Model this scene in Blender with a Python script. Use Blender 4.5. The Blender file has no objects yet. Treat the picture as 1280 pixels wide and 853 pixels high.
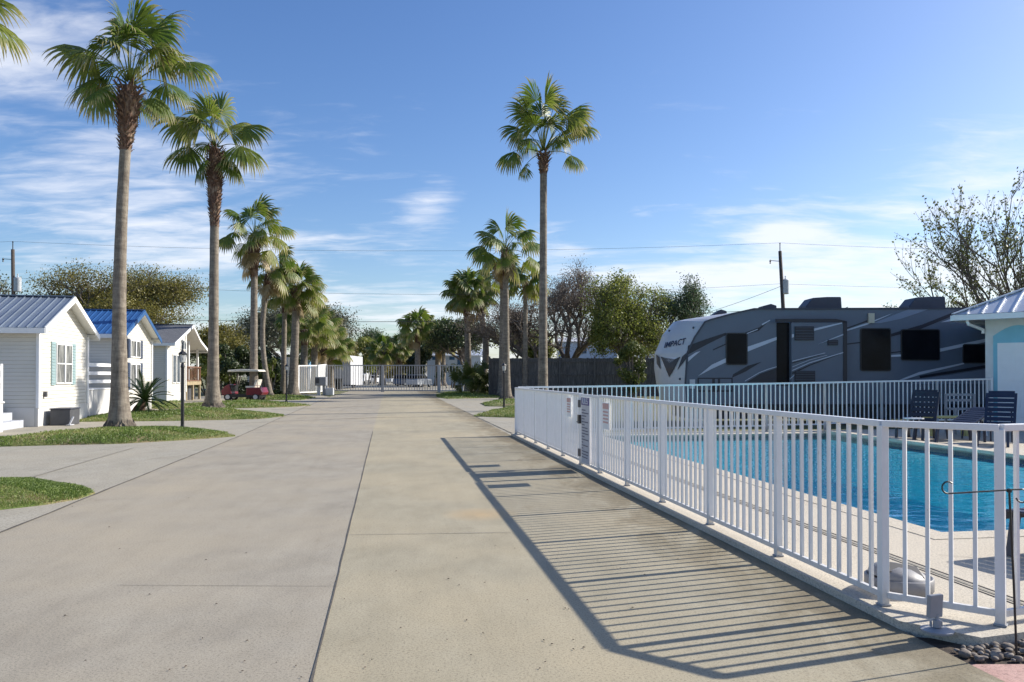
import bpy, bmesh, math, random
from mathutils import Vector, Matrix
R = math.radians
C = bpy.context.scene.collection
scene = bpy.context.scene
# ------------------------------------------------------------------ camera
F = 975.0; PITCH = math.atan(10.0/F); SH = 34.0; EYE = 1.5
cd = bpy.data.cameras.new('camera'); cam = bpy.data.objects.new('camera', cd); C.objects.link(cam)
cd.sensor_width = 36; cd.lens = 36*F/1280; cd.shift_y = SH/1280; cd.clip_start = .05; cd.clip_end = 3000
cam.location = (0, 0, EYE); cam.rotation_euler = (R(90)+PITCH, 0, 0)
scene.camera = cam
ct, st = math.cos(PITCH), math.sin(PITCH)
def ray(x, y):
    a = (x-640)/F; b = (426.5-y+SH)/F
    return Vector((a, ct-b*st, st+b*ct))
def P(x, y, Y):                       # point seen at photo position (x, y), at distance Y
    r = ray(x, y); return Vector((0, 0, EYE)) + r*(Y/r.y)
def G(x, y, h=0.0):                   # point of the level h seen at (x, y)
    r = ray(x, y); return Vector((0, 0, EYE)) + r*((h-EYE)/r.z)
def proj(p):
    d = Vector(p)-Vector((0, 0, EYE)); fz = d.y*ct+d.z*st; up = -d.y*st+d.z*ct
    return 640+F*d.x/fz, 426.5+SH-F*up/fz
# ------------------------------------------------------------------ materials
MATS = {}
def newmat(name):
    m = bpy.data.materials.new(name); m.use_nodes = True
    MATS[name] = m
    return m, m.node_tree.nodes, m.node_tree.links, m.node_tree.nodes['Principled BSDF']
def ramp(n, stops):
    r = n.new('ShaderNodeValToRGB'); e = r.color_ramp.elements
    while len(e) < len(stops): e.new(.5)
    for k, (p, c) in enumerate(stops):
        e[k].position = p; e[k].color = (*c, 1) if len(c) == 3 else c
    return r
def mix(n, l, a, b, fac, blend='MIX'):
    m = n.new('ShaderNodeMix'); m.data_type = 'RGBA'; m.blend_type = blend
    for sock, v in ((m.inputs[6], a), (m.inputs[7], b)):
        if hasattr(v, 'links') or hasattr(v, 'is_linked'): l.new(v, sock)
        else: sock.default_value = (*v, 1)
    if hasattr(fac, 'is_linked'): l.new(fac, m.inputs[0])
    else: m.inputs[0].default_value = fac
    return m.outputs[2]
def noise(n, l, scale, detail=4, rough=.55, coord='Object', dist=0, vec=None, sc=None):
    t = n.new('ShaderNodeTexNoise'); t.inputs['Scale'].default_value = scale
    t.inputs['Detail'].default_value = detail; t.inputs['Roughness'].default_value = rough
    t.inputs['Distortion'].default_value = dist
    tc = n.new('ShaderNodeTexCoord'); v = tc.outputs[coord]
    if sc:
        mp = n.new('ShaderNodeMapping'); mp.inputs['Scale'].default_value = sc
        l.new(v, mp.inputs['Vector']); v = mp.outputs[0]
    l.new(v, t.inputs['Vector'])
    return t.outputs['Fac']
def bump(n, l, b, h, strength=.3, dist=.01, prev=None):
    bp = n.new('ShaderNodeBump'); bp.inputs['Strength'].default_value = strength; bp.inputs['Distance'].default_value = dist
    l.new(h, bp.inputs['Height'])
    if prev: l.new(prev, bp.inputs['Normal'])
    l.new(bp.outputs[0], b.inputs['Normal']); return bp.outputs[0]
def paint(name, col, rough=.5, var=.12, scale=3, metal=0, bmp=0, dirt=None):
    m, n, l, b = newmat(name)
    f = noise(n, l, scale, 5)
    c1 = tuple(v*(1-var) for v in col); c2 = tuple(min(1, v*(1+var)) for v in col)
    r = ramp(n, [(.3, c1), (.7, c2)]); l.new(f, r.inputs[0]); out = r.outputs[0]
    if dirt:
        f2 = noise(n, l, scale*2.3, 6, .7, sc=(1, 1, .25)); r2 = ramp(n, [(.52, (0, 0, 0)), (.75, (1, 1, 1))]); l.new(f2, r2.inputs[0])
        out = mix(n, l, out, dirt, r2.outputs[0])
    l.new(out, b.inputs['Base Color']); b.inputs['Roughness'].default_value = rough; b.inputs['Metallic'].default_value = metal
    if bmp: bump(n, l, b, noise(n, l, scale*12, 4), bmp, .01)
    return m
def concrete(name, dark, light, warm, fine=70):
    m, n, l, b = newmat(name)
    big = noise(n, l, .35, 5, .6); mid = noise(n, l, 2.2, 6, .65, sc=(1, .55, 1)); sp = noise(n, l, fine, 3, .7); sp2 = noise(n, l, fine*3.1, 2, .6)
    r = ramp(n, [(.32, dark), (.68, light)]); l.new(mid, r.inputs[0])
    rw = ramp(n, [(.42, (0, 0, 0)), (.66, (1, 1, 1))]); l.new(big, rw.inputs[0])
    c = mix(n, l, r.outputs[0], warm, rw.outputs[0])
    rs = ramp(n, [(.34, (.45, .43, .41)), (.47, (.95, .95, .95)), (.7, (1.12, 1.1, 1.06))]); l.new(sp, rs.inputs[0])
    c = mix(n, l, c, rs.outputs[0], .75, 'MULTIPLY')
    rs2 = ramp(n, [(.35, (.6, .6, .6)), (.6, (1.05, 1.05, 1.05))]); l.new(sp2, rs2.inputs[0])
    c = mix(n, l, c, rs2.outputs[0], .6, 'MULTIPLY')
    # isolated stains
    s = noise(n, l, .9, 7, .75, dist=.6); rst = ramp(n, [(.6, (1, 1, 1)), (.72, (.74, .71, .66))]); l.new(s, rst.inputs[0])
    c = mix(n, l, c, rst.outputs[0], .8, 'MULTIPLY')
    if name in ('road_concrete', 'lane_concrete'):      # long worn streaks and tyre polish along the driving direction
        tc = n.new('ShaderNodeTexCoord'); mp = n.new('ShaderNodeMapping'); mp.inputs['Rotation'].default_value = (0, 0, R(-8.7)); l.new(tc.outputs['Object'], mp.inputs[0])
        mp2 = n.new('ShaderNodeMapping'); mp2.inputs['Scale'].default_value = (2.2, .09, 1); l.new(mp.outputs[0], mp2.inputs[0])
        t_ = n.new('ShaderNodeTexNoise'); t_.inputs['Scale'].default_value = 1.6; t_.inputs['Detail'].default_value = 5; t_.inputs['Roughness'].default_value = .65; l.new(mp2.outputs[0], t_.inputs[0])
        r4 = ramp(n, [(.36, (.80, .79, .77)), (.52, (1, 1, 1)), (.66, (1.07, 1.06, 1.04))]); l.new(t_.outputs['Fac'], r4.inputs[0]); c = mix(n, l, c, r4.outputs[0], .22, 'MULTIPLY')
    if name == 'lane_concrete':      # old damp stains and mildew in the strip along the pool kerb, and a rust spot
        tc = n.new('ShaderNodeTexCoord'); dp = n.new('ShaderNodeVectorMath'); dp.operation = 'DOT_PRODUCT'; dp.inputs[1].default_value = (.9884, .1516, 0); l.new(tc.outputs['Object'], dp.inputs[0])
        mr = n.new('ShaderNodeMapRange'); mr.inputs['From Min'].default_value = 3.07-1.9; mr.inputs['From Max'].default_value = 3.07-.2; l.new(dp.outputs['Value'], mr.inputs[0])
        ns = noise(n, l, 1.6, 7, .7, dist=.8, sc=(1.5, .7, 1)); mm = n.new('ShaderNodeMath'); mm.operation = 'MULTIPLY'; l.new(ns, mm.inputs[0]); l.new(mr.outputs[0], mm.inputs[1])
        r3 = ramp(n, [(.30, (1, 1, 1)), (.46, (.66, .62, .55)), (.6, (.5, .46, .4))]); l.new(mm.outputs[0], r3.inputs[0]); c = mix(n, l, c, r3.outputs[0], .9, 'MULTIPLY')
        q = G(600, 643); vd = n.new('ShaderNodeVectorMath'); vd.operation = 'DISTANCE'; vd.inputs[1].default_value = (q.x, q.y, 0); l.new(tc.outputs['Object'], vd.inputs[0])
        m2 = n.new('ShaderNodeMapRange'); m2.inputs['From Min'].default_value = .45; m2.inputs['From Max'].default_value = 0; l.new(vd.outputs['Value'], m2.inputs[0])
        m3 = n.new('ShaderNodeMath'); m3.operation = 'MULTIPLY'; l.new(m2.outputs[0], m3.inputs[0]); l.new(mid, m3.inputs[1]); c = mix(n, l, c, (.52, .33, .14), m3.outputs[0])
    l.new(c, b.inputs['Base Color']); b.inputs['Roughness'].default_value = .88
    bp = bump(n, l, b, sp, .35, .004); bump(n, l, b, mid, .15, .01, bp)
    return m
concrete('road_concrete', (.30, .268, .212), (.395, .357, .285), (.405, .352, .262))
concrete('lane_concrete', (.32, .285, .20), (.42, .375, .27), (.45, .385, .26))
concrete('drive_concrete', (.32, .295, .235), (.42, .39, .32), (.40, .36, .28), 40)
concrete('deck_concrete', (.54, .485, .39), (.62, .56, .46), (.60, .53, .42), 60)
concrete('pink_concrete', (.45, .26, .22), (.56, .36, .31), (.5, .3, .26), 60)
paint('joint', (.10, .09, .075), .95, .3, 30)
paint('joint_faint', (.26, .24, .20), .95, .2, 30)
m, n, l, b = newmat('white_metal')
tc = n.new('ShaderNodeTexCoord'); sx_ = n.new('ShaderNodeSeparateXYZ'); l.new(tc.outputs['Object'], sx_.inputs[0])
f = noise(n, l, 9, 6, .7, sc=(1, 1, .5)); r = ramp(n, [(.3, (.74, .74, .73)), (.7, (.82, .82, .82))]); l.new(f, r.inputs[0])
mr = n.new('ShaderNodeMapRange'); mr.inputs['From Min'].default_value = .22; mr.inputs['From Max'].default_value = .05; l.new(sx_.outputs[2], mr.inputs[0])
f2 = noise(n, l, 26, 5, .7); mm = n.new('ShaderNodeMath'); mm.operation = 'MULTIPLY'; l.new(f2, mm.inputs[0]); l.new(mr.outputs[0], mm.inputs[1])
f3 = noise(n, l, 60, 3, .7, sc=(1, 1, .35)); r3 = ramp(n, [(.70, (0, 0, 0)), (.76, (1, 1, 1))]); l.new(f3, r3.inputs[0])
c = mix(n, l, r.outputs[0], (.36, .30, .22), mm.outputs[0]); c = mix(n, l, c, (.42, .36, .28), r3.outputs[0]); l.new(c, b.inputs['Base Color']); b.inputs['Roughness'].default_value = .4
paint('white_trim', (.82, .82, .81), .5, .03, 3)
paint('gate_grey', (.40, .41, .43), .5, .04, 3)
paint('black_metal', (.018, .018, .02), .4, .2, 8)
paint('dark_grey', (.07, .072, .08), .55, .15, 6)
paint('tub_grey', (.19, .19, .20), .5, .15, 9)
paint('mid_grey', (.28, .29, .31), .5, .12, 6)
paint('light_grey', (.55, .56, .58), .55, .1, 6)
paint('brown_wood', (.20, .10, .06), .7, .3, 5, bmp=.2)
paint('tan_wood', (.36, .29, .18), .75, .25, 5, bmp=.2)
paint('steps_grey', (.42, .44, .48), .8, .1, 4)
paint('navy_resin', (.022, .028, .055), .42, .12, 6)
paint('dark_resin', (.03, .03, .04), .45, .12, 6)
paint('red_paint', (.17, .008, .02), .3, .08, 3)
paint('cream_plastic', (.72, .68, .58), .45, .06, 4)
paint('rubber', (.02, .02, .02), .8, .15, 10)
paint('silver', (.55, .56, .58), .3, .05, 4, metal=.3)
paint('car_white', (.78, .78, .79), .3, .03, 4)
paint('car_blue', (.05, .08, .16), .3, .05, 4)
paint('car_silver', (.38, .41, .45), .3, .05, 4)
paint('yellow_plastic', (.62, .56, .22), .5, .08, 4)
paint('teal', (.27, .37, .38), .55, .08, 4)
paint('navy_shutter', (.05, .07, .12), .55, .08, 4)
paint('pool_blue', (.23, .52, .62), .6, .05, 3)
paint('stucco', (.70, .69, .66), .85, .05, 6, bmp=.3)
paint('slate_blue', (.14, .30, .46), .6, .15, 4)
paint('brick_red', (.32, .12, .10), .8, .15, 4)
paint('pale_blue_wall', (.45, .52, .60), .7, .08, 2)
paint('pink_sign', (.62, .36, .33), .5, .1, 15)
paint('sign_grey', (.50, .50, .53), .5, .05, 8)
paint('sign_text', (.13, .13, .17), .6, .1, 20)
paint('sign_purple', (.06, .05, .22), .5, .05, 8)
paint('zinc', (.42, .44, .46), .5, .1, 5, metal=.2)
paint('pole_wood', (.075, .06, .05), .85, .25, 6)
paint('wire_black', (.03, .03, .035), .6, .1, 10)
paint('rv_body', (.105, .132, .178), .33, .04, 2)
paint('rv_cap', (.46, .47, .49), .35, .04, 2)
paint('rv_dark', (.012, .014, .026), .35, .1, 3)
paint('rv_pale', (.50, .54, .62), .35, .05, 3)
paint('rv_mid', (.19, .23, .31), .35, .05, 3)
paint('rv_lettering', (.03, .03, .06), .4, .1, 3)
paint('beige', (.55, .49, .38), .6, .05, 3)
paint('shell_dark', (.045, .05, .07), .5, .1, 3)
paint('coping', (.76, .74, .68), .7, .06, 12, bmp=.1)
paint('tile_band', (.012, .035, .12), .2, .5, 40)
# dark window glass
for nm, col, rg in (('glass_dark', (.006, .007, .010), .18), ('glass_house', (.10, .12, .14), .08), ('glass_blue', (.05, .11, .2), .1)):
    m, n, l, b = newmat(nm)
    f = noise(n, l, 1.5, 3); r = ramp(n, [(.35, tuple(v*.7 for v in col)), (.7, tuple(v*1.5 for v in col))]); l.new(f, r.inputs[0]); l.new(r.outputs[0], b.inputs['Base Color'])
    b.inputs['Roughness'].default_value = rg; b.inputs['Specular IOR Level'].default_value = .12
m, n, l, b = newmat('curtain_glass')
f = noise(n, l, 9, 3, .6, sc=(1, 1, .1)); r = ramp(n, [(.42, (.05, .055, .06)), (.62, (.36, .36, .34))]); l.new(f, r.inputs[0]); l.new(r.outputs[0], b.inputs['Base Color']); b.inputs['Roughness'].default_value = .15
# siding: horizontal laps
def siding(name, col, pitch=.115, vertical=False):
    m, n, l, b = newmat(name)
    tc = n.new('ShaderNodeTexCoord'); sx = n.new('ShaderNodeSeparateXYZ'); l.new(tc.outputs['Object'], sx.inputs[0])
    mt = n.new('ShaderNodeMath'); mt.operation = 'DIVIDE'; mt.inputs[1].default_value = pitch
    l.new(sx.outputs['Y' if vertical else 'Z'], mt.inputs[0])
    fr = n.new('ShaderNodeMath'); fr.operation = 'FRACT'; l.new(mt.outputs[0], fr.inputs[0])
    rp = ramp(n, [(0, (0, 0, 0)), (.12, (1, 1, 1)), (1, (.15, .15, .15))]); l.new(fr.outputs[0], rp.inputs[0])
    f = noise(n, l, 1.3, 5); c = ramp(n, [(.3, tuple(v*.94 for v in col)), (.7, col)]); l.new(f, c.inputs[0])
    rc = ramp(n, [(0, (.72, .72, .72)), (.1, (1, 1, 1))]); l.new(fr.outputs[0], rc.inputs[0])
    l.new(mix(n, l, c.outputs[0], rc.outputs[0], .8, 'MULTIPLY'), b.inputs['Base Color']); b.inputs['Roughness'].default_value = .55
    bump(n, l, b, rp.outputs[0], .8, .02)
siding('siding_white', (.66, .63, .56)); siding('siding_skirt', (.66, .65, .62), .16, True); siding('siding_grey', (.55, .57, .6))
for nm, col in (('roof_grey_blue', (.20, .24, .30)), ('roof_blue', (.04, .13, .33)), ('roof_zinc', (.56, .59, .63))):
    m = paint(nm, col, .38, .12, 1.2, metal=.25)
m, n, l, b = newmat('roof_shingle')
br = n.new('ShaderNodeTexBrick'); br.inputs['Scale'].default_value = 4; br.inputs['Color1'].default_value = (.10, .105, .115, 1); br.inputs['Color2'].default_value = (.15, .155, .17, 1); br.inputs['Mortar'].default_value = (.06, .06, .065, 1)
tc = n.new('ShaderNodeTexCoord'); l.new(tc.outputs['Object'], br.inputs['Vector']); l.new(br.outputs[0], b.inputs['Base Color']); b.inputs['Roughness'].default_value = .9
# wooden fence boards
m, n, l, b = newmat('fence_wood')
f = noise(n, l, 3, 6, .7, sc=(4, 4, .5)); r = ramp(n, [(.3, (.05, .047, .045)), (.55, (.12, .11, .10)), (.75, (.24, .22, .19))]); l.new(f, r.inputs[0]); l.new(r.outputs[0], b.inputs['Base Color']); b.inputs['Roughness'].default_value = .9
# palm trunk
def barkmat(name, a, c, d, ring=9):
    m, n, l, b = newmat(name)
    w = noise(n, l, 1, 4, .6, sc=(3, 3, ring)); v = noise(n, l, 5, 6, .7, sc=(3, 3, .6)); f = n.new('ShaderNodeMath'); f.operation = 'MULTIPLY_ADD'; f.inputs[1].default_value = .5
    h = n.new('ShaderNodeMath'); h.operation = 'MULTIPLY'; h.inputs[1].default_value = .5; l.new(v, h.inputs[0]); l.new(w, f.inputs[0]); l.new(h.outputs[0], f.inputs[2])
    r = ramp(n, [(.34, a), (.5, c), (.64, d)]); l.new(f.outputs[0], r.inputs[0]); l.new(r.outputs[0], b.inputs['Base Color']); b.inputs['Roughness'].default_value = .92
    bump(n, l, b, f.outputs[0], .8, .03)
barkmat('palm_bark', (.10, .08, .062), (.20, .168, .132), (.30, .26, .205))
barkmat('root_bark', (.05, .04, .03), (.11, .09, .07), (.19, .16, .12), 3)
barkmat('boot_bark', (.065, .036, .027), (.15, .088, .062), (.34, .25, .17), 3)
barkmat('tree_bark', (.07, .055, .045), (.14, .115, .095), (.22, .19, .16), 2)
# foliage: attribute 'tone' (kind of leaf) and 'tip' (0 base .. 1 end)
def leafmat(name, cols, tipcol=None, trans=.35, rough=.5, clump=.6):
    m, n, l, b = newmat(name)
    at = n.new('ShaderNodeAttribute'); at.attribute_name = 'tone'
    cl = noise(n, l, clump, 3); ad = n.new('ShaderNodeMath'); ad.operation = 'MULTIPLY_ADD'; ad.inputs[1].default_value = .55
    mu = n.new('ShaderNodeMath'); mu.operation = 'MULTIPLY'; mu.inputs[1].default_value = .5
    l.new(cl, mu.inputs[0]); l.new(at.outputs['Fac'], ad.inputs[0]); l.new(mu.outputs[0], ad.inputs[2])
    k = len(cols); r = ramp(n, [(.15+.7*i/(k-1), c) for i, c in enumerate(cols)]); l.new(ad.outputs[0], r.inputs[0]); out = r.outputs[0]
    if tipcol:
        a2 = n.new('ShaderNodeAttribute'); a2.attribute_name = 'tip'; r2 = ramp(n, [(.68, (0, 0, 0)), (1, (.85, .85, .85))]); l.new(a2.outputs['Fac'], r2.inputs[0])
        out = mix(n, l, out, tipcol, r2.outputs[0])
    l.new(out, b.inputs['Base Color']); b.inputs['Roughness'].default_value = rough
    tr = n.new('ShaderNodeBsdfTranslucent'); l.new(out, tr.inputs['Color'])
    ms = n.new('ShaderNodeMixShader'); ms.inputs[0].default_value = trans
    l.new(b.outputs[0], ms.inputs[1]); l.new(tr.outputs[0], ms.inputs[2]); l.new(ms.outputs[0], n['Material Output'].inputs['Surface'])
    return m
leafmat('palm_leaf', [(.05, .085, .013), (.095, .155, .02), (.19, .225, .035), (.36, .29, .10)], (.46, .38, .20), .42)
leafmat('palm_leaf_dry', [(.12, .09, .03), (.22, .16, .06), (.33, .24, .11), (.40, .32, .18)], (.42, .34, .20), .3)
leafmat('leaf_olive', [(.06, .065, .018), (.13, .125, .028), (.23, .205, .045), (.30, .25, .07)], trans=.4)
leafmat('leaf_green', [(.05, .07, .018), (.13, .16, .03), (.24, .27, .05), (.34, .34, .09)], trans=.45)
leafmat('leaf_bluegreen', [(.03, .055, .026), (.07, .115, .05), (.13, .18, .08)], trans=.3)
leafmat('leaf_dark', [(.010, .02, .008), (.025, .042, .014), (.05, .075, .02), (.09, .12, .03)], trans=.25)
leafmat('leaf_grey', [(.04, .045, .03), (.09, .10, .06), (.15, .155, .09)], trans=.3)
leafmat('leaf_bud', [(.06, .06, .03), (.12, .14, .04), (.2, .22, .07)], trans=.4)
leafmat('leaf_brown', [(.11, .085, .07), (.18, .14, .11), (.24, .20, .15)], trans=.3)
leafmat('leaf_cycad', [(.02, .045, .012), (.05, .09, .02), (.09, .14, .035)], (.16, .18, .06), .25)
leafmat('leaf_bush', [(.03, .05, .012), (.08, .11, .022), (.17, .19, .04)], (.3, .28, .1), .35)
leafmat('grass_blade', [(.07, .11, .02), (.13, .20, .035), (.21, .28, .055), (.34, .30, .12)], (.26, .28, .09), .35, clump=1.2)
m, n, l, b = newmat('lawn')
f = noise(n, l, 1.1, 5, .65); r = ramp(n, [(.36, (.26, .19, .11)), (.48, (.20, .19, .07)), (.58, (.12, .165, .035)), (.7, (.09, .14, .025))]); l.new(f, r.inputs[0])
f2 = noise(n, l, 35, 4, .7); r2 = ramp(n, [(.3, (.5, .5, .5)), (.6, (1, 1, 1))]); l.new(f2, r2.inputs[0])
l.new(mix(n, l, r.outputs[0], r2.outputs[0], .8, 'MULTIPLY'), b.inputs['Base Color']); b.inputs['Roughness'].default_value = .95; bump(n, l, b, f2, .6, .02)
m, n, l, b = newmat('ground')
f = noise(n, l, .25, 6, .65); r = ramp(n, [(.35, (.16, .14, .09)), (.5, (.13, .14, .05)), (.65, (.20, .18, .12))]); l.new(f, r.inputs[0]); l.new(r.outputs[0], b.inputs['Base Color']); b.inputs['Roughness'].default_value = .95
m, n, l, b = newmat('dirt')
f = noise(n, l, 12, 6, .7); r = ramp(n, [(.3, (.03, .022, .018)), (.7, (.12, .085, .06))]); l.new(f, r.inputs[0]); l.new(r.outputs[0], b.inputs['Base Color']); b.inputs['Roughness'].default_value = .95; bump(n, l, b, f, 1, .02)
m, n, l, b = newmat('rock')
f = noise(n, l, 7, 5, .6); r = ramp(n, [(.3, (.09, .07, .055)), (.5, (.21, .175, .145)), (.7, (.40, .36, .31))]); l.new(f, r.inputs[0]); l.new(r.outputs[0], b.inputs['Base Color']); b.inputs['Roughness'].default_value = .8
m, n, l, b = newmat('pool_plaster')
f = noise(n, l, 1.2, 3); r = ramp(n, [(.3, (.28, .78, .90)), (.7, (.40, .88, .95))]); l.new(f, r.inputs[0]); l.new(r.outputs[0], b.inputs['Base Color']); b.inputs['Roughness'].default_value = .8
# water: reflection by Fresnel over a blue-tinted clear body
m, n, l, b = newmat('water')
n.remove(b); tb = n.new('ShaderNodeBsdfTransparent'); tb.inputs[0].default_value = (.60, .97, .98, 1)
gb = n.new('ShaderNodeBsdfGlossy'); gb.inputs['Roughness'].default_value = .02; gb.inputs['Color'].default_value = (1, 1, 1, 1)
fr = n.new('ShaderNodeLayerWeight'); fr.inputs[0].default_value = .5; pw_ = n.new('ShaderNodeMath'); pw_.operation = 'POWER'; pw_.inputs[1].default_value = 5; sc_ = n.new('ShaderNodeMath'); sc_.operation = 'MULTIPLY_ADD'; sc_.inputs[1].default_value = .95; sc_.inputs[2].default_value = .02; l.new(fr.outputs['Facing'], pw_.inputs[0]); l.new(pw_.outputs[0], sc_.inputs[0]); ms = n.new('ShaderNodeMixShader')
w1 = noise(n, l, 2.6, 3, .5, sc=(1, 1.4, 1), dist=.5); bp = n.new('ShaderNodeBump'); bp.inputs['Strength'].default_value = .3; bp.inputs['Distance'].default_value = .05
l.new(w1, bp.inputs['Height']); l.new(bp.outputs[0], fr.inputs['Normal']); l.new(bp.outputs[0], gb.inputs['Normal'])
l.new(sc_.outputs[0], ms.inputs[0]); l.new(tb.outputs[0], ms.inputs[1]); l.new(gb.outputs[0], ms.inputs[2]); l.new(ms.outputs[0], n['Material Output'].inputs['Surface'])
# ------------------------------------------------------------------ mesh builder
class MB:
    def __init__(s): s.v = []; s.f = []; s.mi = []; s.tone = []; s.tip = []; s.mats = []; s.smooth = False
    def m(s, name):
        if name not in s.mats: s.mats.append(name)
        return s.mats.index(name)
    def add(s, vs, fs, mat, tone=0.0, tip=None):
        o = len(s.v); s.v.extend([tuple(v) for v in vs]); k = s.m(mat)
        s.tone.extend([tone]*len(vs)); s.tip.extend(tip if tip else [0.0]*len(vs))
        for f in fs: s.f.append(tuple(o+i for i in f)); s.mi.append(k)
    def box(s, c, u, v, w, mat):      # centre and three half-vectors
        c, u, v, w = Vector(c), Vector(u), Vector(v), Vector(w)
        if u.cross(v).dot(w) < 0: u = -u
        p = [c+a*u+b_*v+d*w for d in (-1, 1) for b_ in (-1, 1) for a in (-1, 1)]
        s.add(p, [(0, 2, 3, 1), (4, 5, 7, 6), (0, 1, 5, 4), (2, 6, 7, 3), (0, 4, 6, 2), (1, 3, 7, 5)], mat)
    def bar(s, a, b, w, h, mat, up=(0, 0, 1)):   # beam from a to b, width w (sideways), height h
        a, b = Vector(a), Vector(b); d = b-a; up = Vector(up)
        sd = d.cross(up)
        if sd.length < 1e-6: sd = d.cross(Vector((0, 1, 0)))
        sd.normalize(); u2 = sd.cross(d).normalized()
        s.box((a+b)/2, d/2, sd*w/2, u2*h/2, mat)
    def tube(s, pts, rad, mat, n=8, cap=True, tone=0.0):
        pts = [Vector(p) for p in pts]
        if not hasattr(rad, '__len__'): rad = [rad]*len(pts)
        vs = []; fs = []; ref = Vector((0.31, .95, .05))
        for i, p in enumerate(pts):
            d = (pts[min(i+1, len(pts)-1)]-pts[max(i-1, 0)]).normalized()
            a = d.cross(ref)
            if a.length < .05: a = d.cross(Vector((1, 0, 0)))
            a.normalize(); b_ = d.cross(a)
            for k in range(n):
                t = 2*math.pi*k/n; vs.append(p+(a*math.cos(t)+b_*math.sin(t))*rad[i])
        for i in range(len(pts)-1):
            for k in range(n):
                k2 = (k+1) % n; fs.append((i*n+k, i*n+k2, (i+1)*n+k2, (i+1)*n+k))
        if cap: fs.append(tuple(range(n-1, -1, -1))); fs.append(tuple(range((len(pts)-1)*n, len(pts)*n)))
        s.add(vs, fs, mat, tone)
    def lathe(s, c, prof, mat, n=20, ax=(0, 0, 1)):
        c = Vector(c); ax = Vector(ax).normalized(); a = ax.orthogonal().normalized(); b_ = ax.cross(a)
        vs = []; fs = []
        for (r, h) in prof:
            for k in range(n): t = 2*math.pi*k/n; vs.append(c+ax*h+(a*math.cos(t)+b_*math.sin(t))*max(r, 1e-4))
        for i in range(len(prof)-1):
            for k in range(n): k2 = (k+1) % n; fs.append((i*n+k, i*n+k2, (i+1)*n+k2, (i+1)*n+k))
        s.add(vs, fs, mat)
    def prism(s, poly, off, mat):     # polygon (3d points) extruded by vector off
        poly = [Vector(p) for p in poly]; off = Vector(off); k = len(poly)
        vs = poly+[p+off for p in poly]
        fs = [tuple(range(k-1, -1, -1)), tuple(range(k, 2*k))]+[(i, (i+1) % k, k+(i+1) % k, k+i) for i in range(k)]
        s.add(vs, fs, mat)
    def build(s, name, parent=None, smooth=False, bevel=0, attrs=False):
        me = bpy.data.meshes.new(name); me.from_pydata(s.v, [], s.f); me.update()
        for k in s.mats: me.materials.append(MATS[k])
        me.polygons.foreach_set('material_index', s.mi)
        if smooth: me.polygons.foreach_set('use_smooth', [True]*len(me.polygons))
        if attrs:
            a = me.attributes.new('tone', 'FLOAT', 'POINT'); a.data.foreach_set('value', s.tone)
            a = me.attributes.new('tip', 'FLOAT', 'POINT'); a.data.foreach_set('value', s.tip)
        o = bpy.data.objects.new(name, me); C.objects.link(o)
        if parent: o.parent = parent; o.matrix_parent_inverse = parent.matrix_basis.inverted()
        if not attrs and not smooth:
            bm = bmesh.new(); bm.from_mesh(me); bmesh.ops.recalc_face_normals(bm, faces=bm.faces)
            bm.to_mesh(me); bm.free()
        if bevel:
            md = o.modifiers.new('bevel', 'BEVEL'); md.width = bevel; md.segments = 2; md.limit_method = 'ANGLE'
        return o
def tag(o, label, cat, group=None, kind=None):
    o['label'] = label; o['category'] = cat
    if group: o['group'] = group
    if kind: o['kind'] = kind
    return o
def thing(name, loc, label, cat, group=None):
    o = bpy.data.objects.new(name, None); C.objects.link(o); o.location = loc; o.empty_display_size = .1
    return tag(o, label, cat, group)
def struct(mb, name, **k):
    o = mb.build(name, **k); o['kind'] = 'structure'; return o
Z = Vector((0, 0, 1))
# fence frame of reference: origin at fence bend B, v along the fence away from the camera
VB = Vector((2.35, 4.95, 0)); vv = Vector((-.1516, .9884, 0)); uu = Vector((.9884, .1516, 0))
def UV(u, v, h=0): return VB+uu*u+vv*v+Z*h
# ------------------------------------------------------------------ ground
gm = MB(); S = 1500
pc = [UV(1.9, 1.96), UV(7.96, 1.96), UV(7.96, 13.96), UV(1.9, 13.96)]      # the ground leaves a hole for the pool
gm.add([(-S, -60, -.03), (S, -60, -.03), (S, S, -.03), (-S, S, -.03)]+[(p.x, p.y, -.03) for p in pc], [(0, 1, 5, 4), (1, 2, 6, 5), (2, 3, 7, 6), (3, 0, 4, 7)], 'ground'); struct(gm, 'ground')
def sheet(pts, h, mat, name, thick=None):
    mb = MB(); pts = [Vector((p[0], p[1], h)) for p in pts]
    mb.add(pts, [tuple(range(len(pts)))], mat)
    return struct(mb, name)
roadR = lambda z_: .1+.1533*(19.63-z_)-.1      # right edge of the road near the pool fence
# right-hand edge line of the road; left-hand joint; centre joint
left = [G(-420, 836), G(0, 666.5), G(298, 546), G(384, 508), G(412, 496.5), G(440, 488)]
cen = [G(300, 1220), G(390, 853), G(466, 540), G(478, 496)]
lane_r = [Vector((roadR(-6), -6, 0)), Vector((roadR(19.6), 19.6, 0)), G(590, 519), G(561, 505), G(546, 497), G(545, 488)]
le = left[::-1]
sheet([cen[0], *cen[1:], G(481, 488), G(440, 488), *left[4:0:-1], left[0], Vector((-6, -4, 0))], 0, 'road_concrete', 'road')
sheet([lane_r[0], *lane_r[1:], G(481, 488), *cen[3:0:-1], Vector((cen[0].x, -6, 0))], 0, 'lane_concrete', 'road_lane')
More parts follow.
